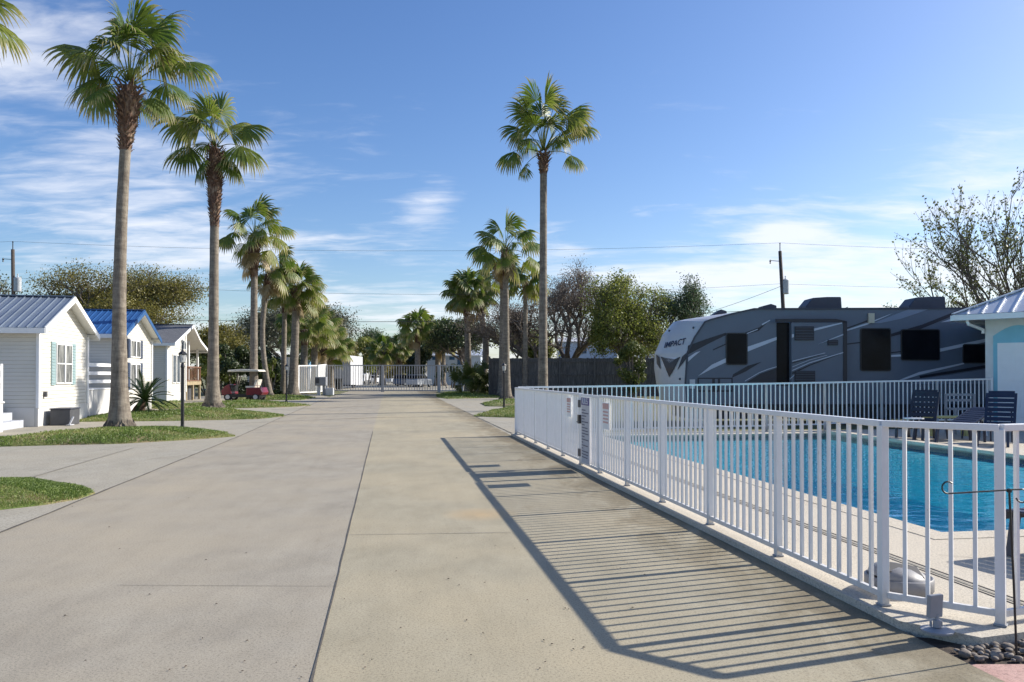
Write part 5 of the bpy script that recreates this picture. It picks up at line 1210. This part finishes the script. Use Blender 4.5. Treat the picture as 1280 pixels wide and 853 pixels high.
# shrubs and hedges
blob_bush(None, (266, 318, 430, 499, 62), 'leaf_dark', 'dark tall shrub behind the golf cart', 9000, .2, 41, 3)
blob_bush(None, (300, 360, 438, 498, 66), 'leaf_dark', 'dark shrub mass between the golf cart and the stout palm', 9000, .2, 43, 3)
blob_bush(None, (240, 285, 442, 500, 60), 'leaf_green', 'green shrub beside the shingle roofed cottage deck', 6000, .18, 45, 3)
blob_bush(None, (345, 385, 445, 494, 75), 'leaf_dark', 'dark shrub behind the stout palm trunk', 5000, .2, 46, 3)
blob_bush(None, (322, 350, 448, 500, 57), 'leaf_bush', 'palmetto like bush right of the golf cart', 3000, .2, 47, 2)
blob_bush(None, (436, 482, 424, 472, 140), 'leaf_green', 'light green hedge left beyond the gate', 9000, .42, 49, 8, name='hedge', cat='hedge', lumps=20)
blob_bush(None, (474, 520, 430, 472, 138), 'leaf_olive', 'olive hedge in the middle beyond the gate', 9000, .42, 51, 8, name='hedge', cat='hedge', lumps=20)
blob_bush(None, (512, 545, 436, 474, 120), 'leaf_dark', 'dark hedge left of the far white building', 6000, .36, 53, 6, name='hedge', cat='hedge', lumps=16)
blob_bush(None, (768, 816, 428, 494, 55), 'leaf_bush', 'yellow green overgrown shrub against the wooden fence', 7000, .15, 55, 2, lumps=18)
blob_bush(None, (545, 580, 455, 472, 100), 'leaf_dark', 'low dark bush in front of the far white building', 3000, .22, 56, 3)
blob_bush(None, (655, 700, 430, 449, 64), 'leaf_green', 'green bush peeping over the wooden fence', 3500, .18, 57, 2)
blob_bush(None, (430, 534, 450, 472, 190), 'leaf_dark', 'long dark hedge behind the parked cars at the far end', 12000, .5, 58, 6, name='hedge', cat='hedge', lumps=26)
# spiky palmetto bushes by the gate
for (x_, y_, sd, r_, lb) in ((590, 494, 61, 2.0, 'spiky palmetto bush at the foot of the pair of palms'), (613, 494.5, 62, 2.3, 'spiky palmetto bush left of the right hand lamp post')):
    b = G(x_, y_); t = thing('palmetto_bush', b, lb, 'palmetto'); mb = MB(); rng = random.Random(sd)
    for i in range(26):
        az = i*2.4; el = R(rng.uniform(25, 85)); d_ = Vector((math.cos(az)*math.cos(el), math.sin(az)*math.cos(el), math.sin(el)))
        frond(mb, b+Z*.1, d_*r_*rng.uniform(.5, 1.0), r_*.42, rng, rng.uniform(.3, .9), rng.uniform(-1, 1), .4, 'leaf_bush', 18, 100)
    mb.build('fronds', t, attrs=True)
# ------------------------------------------------------------------ wooden fence
fw_ = thing('wooden_fence', gp(730, 58), 'dark weathered wooden board fence behind the palms and the trailer', 'fence')
xa_, xb_ = P(612, 447, 58).x, P(985, 447, 58).x; ht = P(700, 447.5, 58).z; mb = MB(); rng = random.Random(2); x = xa_
while x < xb_:
    h_ = ht*rng.uniform(.985, 1.0); mb.box((x, 58+rng.uniform(-.01, .01), h_/2), (.082, 0, 0), (0, .012, 0), (0, 0, h_/2), 'fence_wood'); x += .155
for h_ in (.5, 1.6, 2.6): mb.box(((xa_+xb_)/2, 57.95, h_), ((xb_-xa_)/2, 0, 0), (0, .03, 0), (0, 0, .05), 'fence_wood')
mb.build('board_panel', fw_)
x = xa_
while x < xb_:
    mb = MB(); mb.bar((x, 57.9, 0), (x, 57.9, ht+.1), .12, .12, 'fence_wood'); mb.build('post', fw_); x += 2.6
# ------------------------------------------------------------------ far gate
def picket_gate(name, xa_, xb_, yt_, Y, label, mat='gate_grey', sp=.24, pw=.05, frame=.12, cat='gate', y2=None, Y2=None, hb_=.12):
    a = P(xa_, yt_, Y); b = P(xb_, y2 or yt_, Y2 or Y); t = thing(name, ((a.x+b.x)/2, (a.y+b.y)/2, 0), label, cat); ht_ = a.z; ht2 = b.z
    a0 = Vector((a.x, a.y, 0)); b0 = Vector((b.x, b.y, 0)); L_ = (b0-a0).length
    mb = MB(); mb.bar(a0+Z*ht_, b0+Z*ht2, .06, .1, mat); mb.bar(a0+Z*hb_, b0+Z*hb_, .06, .1, mat); 
    mb.bar(a0, a0+Z*(ht_+.05), frame, frame, mat); mb.bar(b0, b0+Z*(ht2+.05), frame, frame, mat); mb.build('gate_frame' if cat == 'gate' else 'frame', t)
    mb = MB(); k = int(L_/sp)
    for i in range(1, k): f = i/k; q = a0.lerp(b0, f); mb.bar(q+Z*hb_, q+Z*(ht_+(ht2-ht_)*f), pw, pw, mat)
    mb.build('picket_panel', t); return t
picket_gate('driveway_gate', 409, 477.3, 457, 75, 'left leaf of the grey picket double gate across the far road')
picket_gate('driveway_gate', 479.2, 547.5, 457, 75, 'right leaf of the grey picket double gate across the far road')
picket_gate('gate_side_panel', 549.5, 577.5, 457, 74, 'pale fixed picket panel right of the double gate', 'light_grey', .3, .05, .2, 'fence')
picket_gate('gate_side_panel', 372, 397, 457.5, 66, 'bright white picket panel left of the double gate', 'white_trim', .3, .07, .22, 'fence', 457.2, 69)
picket_gate('gate_side_panel', 397.5, 407, 457, 69.5, 'narrow white picket panel next to the gate operator', 'white_trim', .2, .06, .2, 'fence', 456, 75)
go = G(401, 494.5); t = thing('gate_operator', go, 'grey gate operator box on a stand left of the double gate', 'gate operator')
mb = MB(); mb.bar(go+Vector((-.15, 0, 0)), go+Vector((-.15, 0, .8)), .2, .2, 'light_grey'); mb.bar(go+Vector((.25, 0, 0)), go+Vector((.25, 0, .8)), .2, .2, 'mid_grey'); mb.build('stand', t)
mb = MB(); mb.box(go+Vector((.03, 0, 1.1)), (.42, 0, 0), (0, .25, 0), (0, 0, .34), 'mid_grey'); mb.build('body', t, bevel=.03)
mb = MB(); mb.box(go+Vector((-.2, -.26, 1.15)), (.14, 0, 0), (0, .02, 0), (0, 0, .2), 'dark_grey'); mb.build('panel', t)
mb = MB(); mb.box(go+Vector((.7, 0, .3)), (.3, 0, 0), (0, .2, 0), (0, 0, .28), 'light_grey'); mb.build('motor_box', t, bevel=.03)
# ------------------------------------------------------------------ vehicles and buildings beyond the gate
def wheel(t, c, r_, w_, ax_=(0, 1, 0)):
    ax_ = Vector(ax_).normalized(); mb = MB(); mb.lathe(Vector(c)-ax_*w_/2, [(0, 0), (r_*.6, 0), (r_, .02), (r_, w_-.02), (r_*.6, w_), (0, w_)], 'rubber', 16, ax_); w2_ = mb.build('wheel', t)
    mb = MB(); mb.lathe(Vector(c)-ax_*(w_/2+.01), [(0, 0), (r_*.55, 0), (r_*.6, .02), (r_*.6, w_), (r_*.55, w_+.02), (0, w_+.02)], 'silver', 12, ax_); mb.build('rim', w2_)
def car(pos, ang, mat, label, L_=4.5, W_=1.8, H_=1.45, suv=False):
    t = thing('parked_car', pos, label, 'car'); p = Vector(pos); a = Vector((math.cos(ang), math.sin(ang), 0)); s_ = Vector((-a.y, a.x, 0))
    prof = [(-.5, .30), (-.49, .62), (-.46, .72), (-.30, .78), (-.17, .98), (.30 if not suv else .42, .98), (.42 if not suv else .48, .72), (.5, .66), (.5, .3)]
    bodyp = [(-.5, .2), (-.5, .55), (-.46, .63), (-.28, .68), (.44, .68), (.5, .6), (.5, .2)]
    mb = MB(); mb.prism([p+a*x*L_+Z*h*H_-s_*W_/2 for x, h in bodyp], s_*W_, mat); mb.build('body', t, bevel=.06)
    cab = [(-.27, .68), (-.14, .97), (.30 if not suv else .42, .97), (.42 if not suv else .48, .68)]
    mb = MB(); mb.prism([p+a*x*L_+Z*h*H_-s_*W_*.43 for x, h in cab], s_*W_*.86, 'glass_dark'); mb.build('window', t, bevel=.05)
    mb = MB(); mb.prism([p+a*x*L_+Z*h*H_-s_*W_*.40 for x, h in ((-.15, .965), (-.13, 1.0), (.29 if not suv else .41, 1.0), (.31 if not suv else .43, .965))], s_*W_*.8, mat); mb.build('roof', t)
    for fx in (-.32, .30):
        for sd in (-1, 1): wheel(t, p+a*fx*L_+s_*sd*(W_/2-.1)+Z*.33, .33, .2, s_)
    for sd in (-1, 1):
        mb = MB(); mb.box(p-a*L_*.5+s_*sd*W_*.36+Z*H_*.5, a*.02, s_*.18, Z*.07, 'lantern_glass'); mb.build('headlight', t)
    return t
def gpv(x, Y): p = gp(x, Y); return p
car(gpv(470, 165), R(262), 'car_white', 'white car parked right of the box truck beyond the gate', H_=1.7, suv=True)
car(gpv(488, 172), R(262), 'car_silver', 'silver car parked in the middle of the far lot')
car(gpv(509, 118), R(235), 'car_blue', 'dark blue car behind the right gate leaf', suv=True, H_=1.7)
car(gpv(524, 108), R(250), 'car_silver', 'grey pickup sized car behind the right gate leaf, nearest the post', suv=True, H_=1.7)
tk = gpv(454, 160); t = thing('box_truck', tk, 'white box truck beyond the gate', 'truck')
mb = MB(); mb.box(tk+Z*1.95, (1.15, 0, 0), (0, 2.2, 0), (0, 0, 1.25), 'car_white'); mb.build('cargo_box', t, bevel=.05)
mb = MB(); mb.box(tk+Vector((0, -2.9, 1.2)), (1.0, 0, 0), (0, .8, 0), (0, 0, .75), 'car_white'); mb.build('cab', t, bevel=.15)
mb = MB(); mb.box(tk+Vector((0, -3.69, 1.5)), (.85, 0, 0), (0, .03, 0), (0, 0, .3), 'glass_dark'); mb.build('window', t)
for sx in (-.9, .9):
    for yy in (-2.9, 1.2): wheel(t, tk+Vector((sx, yy, .42)), .42, .25, (1, 0, 0))
# white ribbed trailer behind the left leaf
a, b = P(409, 444.5, 95), P(437.5, 482, 95); t = thing('cargo_trailer', ((a.x+b.x)/2, 96, 0), 'tall white ribbed trailer behind the left gate leaf', 'trailer')
mb = MB(); mb.box(((a.x+b.x)/2, 99, (a.z+b.z)/2), ((b.x-a.x)/2, 0, 0), (0, 4, 0), (0, 0, (a.z-b.z)/2), 'light_grey')
k = 14
for i in range(k+1): x = a.x+(b.x-a.x)*i/k; mb.bar((x, 94.97, b.z+.05), (x, 94.97, a.z-.05), .06, .05, 'mid_grey')
mb.build('body', t)
mb = MB(); mb.box((a.x+1.6, 94.8, .38), (1.9, 0, 0), (0, .1, 0), (0, 0, .08), 'black_metal'); mb.build('bumper', t)
for x in (a.x+.4, b.x-.4): wheel(t, (x, 99, .4), .4, .25, (1, 0, 0))
# bins
for x_, lb in ((418.5, 'black wheeled bin before the white trailer, left one'), (424, 'black wheeled bin before the white trailer, right one')):
    p = gp(x_, 88); t = thing('trash_bin', p, lb, 'bin', 'black bins beyond the gate'); mb = MB(); mb.prism([p+Vector((-.25, -.25, 0)), p+Vector((.25, -.25, 0)), p+Vector((.32, -.25, 1.15)), p+Vector((-.32, -.25, 1.15))], Vector((0, .55, 0)), 'black_metal'); mb.build('body', t)
    mb = MB(); mb.box(p+Vector((0, .02, 1.2)), (.35, 0, 0), (0, .33, 0), (0, 0, .04), 'black_metal'); mb.build('lid', t)
# blue shed, red hut
for (x0_, x1_, y0_, Y, m1, m2, lb) in ((372.5, 377, 450, 88, 'slate_blue', 'light_grey', 'narrow blue shed behind the white gate panel, left one'), (381, 386.5, 450.5, 88, 'slate_blue', 'light_grey', 'blue shed behind the white gate panel, right one'), (391, 402, 446, 98, 'pale_blue_wall', 'brick_red', 'pale hut with a red lower wall behind the gate operator')):
    a, b = P(x0_, y0_, Y), P(x1_, y0_, Y); t = thing('shed', ((a.x+b.x)/2, Y, 0), lb, 'shed'); hx = (b.x-a.x)/2; cx = (a.x+b.x)/2
    mb = MB(); mb.box((cx, Y+1, a.z*.36), (hx, 0, 0), (0, 1, 0), (0, 0, a.z*.36), m2); mb.box((cx, Y+1, a.z*.84), (hx, 0, 0), (0, 1, 0), (0, 0, a.z*.12), m1); mb.build('wall', t)
    mb = MB(); mb.prism([(cx-hx-.1, Y-.15, a.z*.96), (cx+hx+.1, Y-.15, a.z*.96), (cx+hx+.1, Y-.15, a.z*.98), (cx, Y-.15, a.z*1.03), (cx-hx-.1, Y-.15, a.z*.98)], Vector((0, 2.3, 0)), m1); mb.build('roof', t)
    mb = MB(); mb.box((cx, Y-.01, a.z*.35), (hx*.4, 0, 0), (0, .03, 0), (0, 0, a.z*.3), 'white_trim'); mb.build('door', t)
# far white building
a, b = P(531, 437, 128), P(603, 437, 128); t = thing('long_building', ((a.x+b.x)/2, 130, 0), 'long white building with a pale metal roof beyond the right gate leaf', 'building'); e = P(531, 444.5, 128).z
mb = MB(); mb.box(((a.x+b.x)/2, 132, e/2), ((b.x-a.x)/2-.3, 0, 0), (0, 3.5, 0), (0, 0, e/2), 'pale_blue_wall'); mb.build('wall', t)
mb = MB(); mb.prism([(a.x, 128, e), (a.x, 132, a.z+.2), (a.x, 136, e)], Vector((b.x-a.x, 0, 0)), 'roof_zinc'); mb.build('roof', t)
for (w0, w1_, y0_, y1_) in ((540, 545.5, 446, 450), (561.5, 568, 446, 450), (571.5, 579, 445, 458)):
    p0, p1 = P(w0, y0_, 128), P(w1_, y1_, 128); mb = MB(); mb.box(((p0.x+p1.x)/2, 128.45, (p0.z+p1.z)/2), ((p1.x-p0.x)/2, 0, 0), (0, .05, 0), (0, 0, (p0.z-p1.z)/2), 'glass_blue'); mb.build('window', t)
# building behind the trees on the right, roofs behind left hedge
def simple_building(x0_, x1_, yr, ye, Y, wallm, roofm, label, wins=()):
    a, b = P(x0_, yr, Y), P(x1_, yr, Y); e = P(x0_, ye, Y).z; t = thing('building', ((a.x+b.x)/2, Y+4, 0), label, 'building')
    mb = MB(); mb.box(((a.x+b.x)/2, Y+4, e/2), ((b.x-a.x)/2-.3, 0, 0), (0, 3.6, 0), (0, 0, e/2), wallm); mb.build('wall', t)
    mb = MB(); mb.prism([(a.x, Y, e), (a.x, Y+4, a.z), (a.x, Y+8, e)], Vector((b.x-a.x, 0, 0)), roofm); mb.build('roof', t)
    for (w0, w1_, y0_, y1_) in wins:
        p0, p1 = P(w0, y0_, Y+.4), P(w1_, y1_, Y+.4); mb = MB(); mb.box(((p0.x+p1.x)/2, Y+.38, (p0.z+p1.z)/2), ((p1.x-p0.x)/2, 0, 0), (0, .06, 0), (0, 0, (p0.z-p1.z)/2), 'glass_house'); mb.build('window', t)
simple_building(697, 775, 420, 427, 95, 'pale_blue_wall', 'light_grey', 'pale blue house behind the bare tree', ((727, 733, 435, 442), (752, 757, 434, 441)))
simple_building(803, 850, 430, 434, 90, 'light_grey', 'zinc', 'pale low house left of the trailer nose')
simple_building(655, 684, 424, 431, 100, 'cream_plastic', 'light_grey', 'cream house glimpsed behind the tall smooth palm trunk')
# camper behind left hedge
a, b = P(310, 446.5, 72), P(360, 450, 72); t = thing('camper', ((a.x+b.x)/2, 73, 0), 'white camper roof showing over the dark shrubs behind the golf cart', 'camper')
mb = MB(); mb.prism([(a.x, 72, .6), (a.x-.2, 72, a.z-.5), (a.x+.3, 72, a.z), (b.x, 72, a.z), (b.x, 72, .6)], Vector((0, 2.4, 0)), 'car_white'); mb.build('body', t)
mb = MB(); mb.box(((a.x+b.x)/2, 71.98, a.z-.8), (.5, 0, 0), (0, .02, 0), (0, 0, .3), 'glass_dark'); mb.build('window', t)
for x in (a.x+1.2, a.x+2.2): wheel(t, (x, 72.2, .36), .36, .2)
# ------------------------------------------------------------------ golf carts
def golf_cart(pos, ang, label, s=1.0):
    t = thing('golf_cart', pos, label, 'golf cart'); p = Vector(pos); a = Vector((math.cos(ang), math.sin(ang), 0)); s_ = Vector((-a.y, a.x, 0))   # a = forward
    W_ = 1.15
    def pr(poly, mat, nm, w_=W_, bev=.04):
        mb = MB(); mb.prism([p+a*x*s+Z*h*s-s_*w_/2 for x, h in poly], s_*w_, mat); return mb.build(nm, t, bevel=bev)
    pr([(1.22, .35), (1.25, .6), (1.1, .85), (.78, 1.02), (.72, .95), (.62, .42), (.9, .3)], 'red_paint', 'front_cowl')
    pr([(-.25, .35), (-.28, .78), (-1.15, .82), (-1.28, .5), (-1.2, .35)], 'red_paint', 'rear_body')
    pr([(.95, .22), (.9, .36), (-.3, .44), (-1.1, .44), (-1.1, .22)], 'black_metal', 'floor', W_*.97, 0)
    pr([(.80, .36), (.70, .95), (.62, .98), (.66, .36)], 'black_metal', 'dashboard', W_*.9, 0)
    pr([(-.2, .78), (-.2, .9), (-.75, .92), (-.75, .8)], 'cream_plastic', 'seat', W_*.9)
    pr([(-.7, .92), (-.82, 1.3), (-.9, 1.3), (-.8, .9)], 'cream_plastic', 'backrest', W_*.9)
    pr([(.9, 1.76), (.82, 1.88), (0, 1.93), (-1.0, 1.90), (-1.1, 1.78)], 'cream_plastic', 'canopy', W_*1.05)
    mb = MB()
    for sd in (-1, 1):
        q = s_*sd*.5; mb.tube([p+a*.78+Z*.95+q, p+a*.62+Z*1.82+q], .018, 'black_metal', 6); mb.tube([p-a*.95+Z*.8+q, p-a*.9+Z*1.83+q], .018, 'black_metal', 6)
    mb.build('canopy_frame', t)
    mb = MB(); mb.tube([p+a*.62+Z*.85+s_*.25, p+a*.38+Z*1.05+s_*.25], .02, 'black_metal', 6); mb.lathe(p+a*.37+Z*1.06+s_*.25, [(.16, 0), (.18, .015), (.16, .03)], 'black_metal', 14, (a*-1+Z).normalized()); mb.build('steering_wheel', t)
    for fx in (.85, -.85):
        for sd in (-1, 1): wheel(t, p+a*fx+s_*sd*(W_/2-.08)+Z*.24, .24, .18, s_)
    return t
golf_cart(G(302, 501.5)+Vector((0, .6, 0)), R(178), 'red golf cart with a cream canopy parked behind the third left palm')
# ------------------------------------------------------------------ utility poles and wires
def pole(x_, ytop, Y, lean, label, cap_x):
    top = P(x_, ytop, Y); b = Vector((top.x+lean, Y, 0)); t = thing('utility_pole', b, label, 'utility pole')
    mb = MB(); mb.tube([b, top], [.17, .12], 'pole_wood', 10); mb.build('post', t, smooth=True)
    mb = MB(); c = top-Z*2.6+Vector((.38*cap_x, 0, 0)); mb.lathe(c-Z*.55, [(0, 0), (.24, 0), (.26, .04), (.26, 1.0), (.2, 1.06), (0, 1.08)], 'zinc', 14); mb.lathe(c+Z*.5, [(.04, 0), (.06, .08), (.03, .16), (.05, .26), (0, .3)], 'light_grey', 8); mb.build('transformer', t)
    mb = MB(); mb.tube([top-Z*.75, top-Z*.55+Vector((-.7, 0, -.15))], .025, 'black_metal', 5); mb.lathe(top+Vector((-.72, 0, -.95)), [(0, 0), (.06, .05), (.03, .12), (.07, .2), (.03, .3), (0, .34)], 'black_metal', 8); mb.build('bracket', t)
    mb = MB(); mb.tube([top, top+Z*.5], .035, 'black_metal', 5); mb.lathe(top+Z*.5, [(.02, 0), (.06, .05), (.02, .1), (0, .14)], 'black_metal', 8); mb.build('insulator', t)
    return top
tl = pole(16, 312, 58, .2, 'utility pole with a grey transformer behind the first cottage roof', 1)
trr = pole(975, 314, 57, .55, 'leaning utility pole with a transformer rising behind the trailer', 1)
def wire(a, b, sag, label, r_=.008, n_=24):
    mb = MB(); pts = []
    for i in range(n_+1):
        f = i/n_; p = Vector(a).lerp(Vector(b), f); p.z -= sag*4*f*(1-f); pts.append(p)
    mb.tube(pts, r_, 'wire_black', 4); tag(mb.build('power_line'), label, 'power line')
wire(tl+Z*.6, trr+Z*.6, .65, 'topmost power line spanning the road between the two utility poles')
wire(trr+Z*.6, P(1500, 312, 57), .3, 'power line running right from the top of the leaning pole')
wire(tl+Z*.6, P(-200, 300, 57), .2, 'power line running off the left edge from the left pole top')
wire(tl-Z*2.1, trr-Z*2.4, 1.0, 'second power line spanning the road below the topmost one')
wire(trr-Z*2.4, P(1500, 356, 57), .3, 'lower power line running right from the leaning pole')
wire(P(-150, 384, 95), P(950, 388, 95), 1.6, 'thick low cable crossing the road behind the palms', .03)
wire(trr-Z*2.6, P(845, 402, 62), .15, 'service cable sloping down left from the leaning pole', .013)
wire(trr-Z*5.2+Vector((.4, 0, 0)), P(1060, 384, 50), .15, 'service cable hanging low right of the leaning pole', .02)
# ------------------------------------------------------------------ world and light
SUN_AZ, SUN_EL = R(70.3), R(32.2)       # azimuth measured from +Y towards +X
sd_ = Vector((math.sin(SUN_AZ)*math.cos(SUN_EL), math.cos(SUN_AZ)*math.cos(SUN_EL), math.sin(SUN_EL)))
sl_ = bpy.data.lights.new('sun', 'SUN'); sl_.energy = 4.6; sl_.angle = R(.55); sl_.color = (1, .94, .84)
so_ = bpy.data.objects.new('sun', sl_); C.objects.link(so_); so_.rotation_euler = sd_.to_track_quat('Z', 'Y').to_euler()
w_ = bpy.data.worlds.new('World'); scene.world = w_; w_.use_nodes = True; n = w_.node_tree.nodes; l = w_.node_tree.links
bg = n['Background']; sky = n.new('ShaderNodeTexSky'); sky.sky_type = 'NISHITA'; sky.sun_disc = False; sky.sun_elevation = SUN_EL; sky.sun_rotation = SUN_AZ; sky.air_density = 1.0; sky.dust_density = 1.0; sky.ozone_density = 3.0
tc = n.new('ShaderNodeTexCoord'); sx = n.new('ShaderNodeSeparateXYZ'); l.new(tc.outputs['Generated'], sx.inputs[0])
def mth(op, a, b=None, c=None):
    m_ = n.new('ShaderNodeMath'); m_.operation = op
    for i, v in enumerate((a, b, c)):
        if v is None: continue
        if isinstance(v, (int, float)): m_.inputs[i].default_value = v
        else: l.new(v, m_.inputs[i])
    return m_.outputs[0]
zc = mth('MAXIMUM', sx.outputs[2], .0); dz = mth('ADD', zc, .10)
cxn = n.new('ShaderNodeCombineXYZ'); l.new(mth('DIVIDE', sx.outputs[0], dz), cxn.inputs[0]); l.new(mth('DIVIDE', sx.outputs[1], dz), cxn.inputs[1])
def cn(scale, rot, sc, det, rough, loc=(0, 0, 0), dist=0):
    mp = n.new('ShaderNodeMapping'); mp.inputs['Rotation'].default_value = (0, 0, R(rot)); mp.inputs['Scale'].default_value = sc; mp.inputs['Location'].default_value = loc; l.new(cxn.outputs[0], mp.inputs[0])
    t_ = n.new('ShaderNodeTexNoise'); t_.inputs['Scale'].default_value = scale; t_.inputs['Detail'].default_value = det; t_.inputs['Roughness'].default_value = rough; t_.inputs['Distortion'].default_value = dist; l.new(mp.outputs[0], t_.inputs[0]); return t_.outputs['Fac']
big = cn(.75, 0, (1, 1, 1), 3, .5, (3.1, 1.7, 0)); fine = cn(1.1, 25, (1, 1.7, 1), 9, .56, (1.3, 5.2, 0), .5)
s1_ = mth('MULTIPLY_ADD', big, .6, mth('MULTIPLY_ADD', fine, 1.05, mth('MULTIPLY', cn(4.5, 32, (1, 2.2, 1), 8, .6, (7.3, 2.2, 0), .6), .45)))
# more cloud to the left high up, and near the horizon
az_ = mth('ARCTAN2', sx.outputs[0], sx.outputs[1]); el_ = mth('ARCSINE', sx.outputs[2]); s3_ = mth('MULTIPLY_ADD', mth('MAXIMUM', mth('SUBTRACT', .20, zc), 0), 1.5, s1_)
for (bx_, by_, rx_, ry_, am_) in ((10, 70, 120, 60, .34), (110, 20, 130, 30, .12), (150, 235, 170, 40, .25), (180, 300, 170, 28, .28), (548, 245, 42, 30, .26), (520, 268, 50, 22, .2), (690, 290, 45, 30, .22), (1000, 262, 190, 26, .24), (985, 288, 45, 14, .3), (1050, 345, 260, 40, .26), (470, 380, 150, 25, .14), (800, 262, 25, 14, .2), (1250, 180, 150, 40, .14)):
    a0_ = math.atan((bx_-640)/F); e0_ = math.atan((470.5-by_)/F*math.cos(a0_)); ra_ = rx_/F; re_ = ry_/F
    u1 = mth('MULTIPLY', mth('SUBTRACT', az_, a0_), 1/ra_); u2 = mth('MULTIPLY', mth('SUBTRACT', el_, e0_), 1/re_)
    g_ = mth('EXPONENT', mth('MULTIPLY', mth('MULTIPLY_ADD', u1, u1, mth('MULTIPLY', u2, u2)), -1.0)); s3_ = mth('MULTIPLY_ADD', g_, am_, s3_)
rp = n.new('ShaderNodeValToRGB'); rp.color_ramp.elements[0].position = .90; rp.color_ramp.elements[0].color = (0, 0, 0, 1); rp.color_ramp.elements[1].position = 1.22; rp.color_ramp.elements[1].color = (1, 1, 1, 1)
mr = n.new('ShaderNodeMapRange'); mr.inputs['From Min'].default_value = 1.12; mr.inputs['From Max'].default_value = 1.58; mr.interpolation_type = 'SMOOTHSTEP'; l.new(s3_, mr.inputs[0]); n.remove(rp)
mask = mth('MULTIPLY', mr.outputs[0], .8)
hs = n.new('ShaderNodeHueSaturation'); hs.inputs['Saturation'].default_value = 1.20; hs.inputs['Hue'].default_value = .509; hs.inputs['Value'].default_value = 1.36; l.new(sky.outputs[0], hs.inputs['Color'])
mx_ = n.new('ShaderNodeMix'); mx_.data_type = 'RGBA'; l.new(mask, mx_.inputs[0]); l.new(hs.outputs[0], mx_.inputs[6]); mx_.inputs[7].default_value = (8.4, 8.6, 9.2, 1)
l.new(mx_.outputs[2], bg.inputs[0]); bg.inputs[1].default_value = .085
vs_ = scene.view_settings; vs_.view_transform = 'Standard'; vs_.look = 'None'; vs_.exposure = .53; vs_.gamma = 1
scene.cycles.max_bounces = 6; scene.cycles.transparent_max_bounces = 8; scene.cycles.use_denoising = True
scene.cycles.use_adaptive_sampling = True; scene.cycles.adaptive_threshold = .015
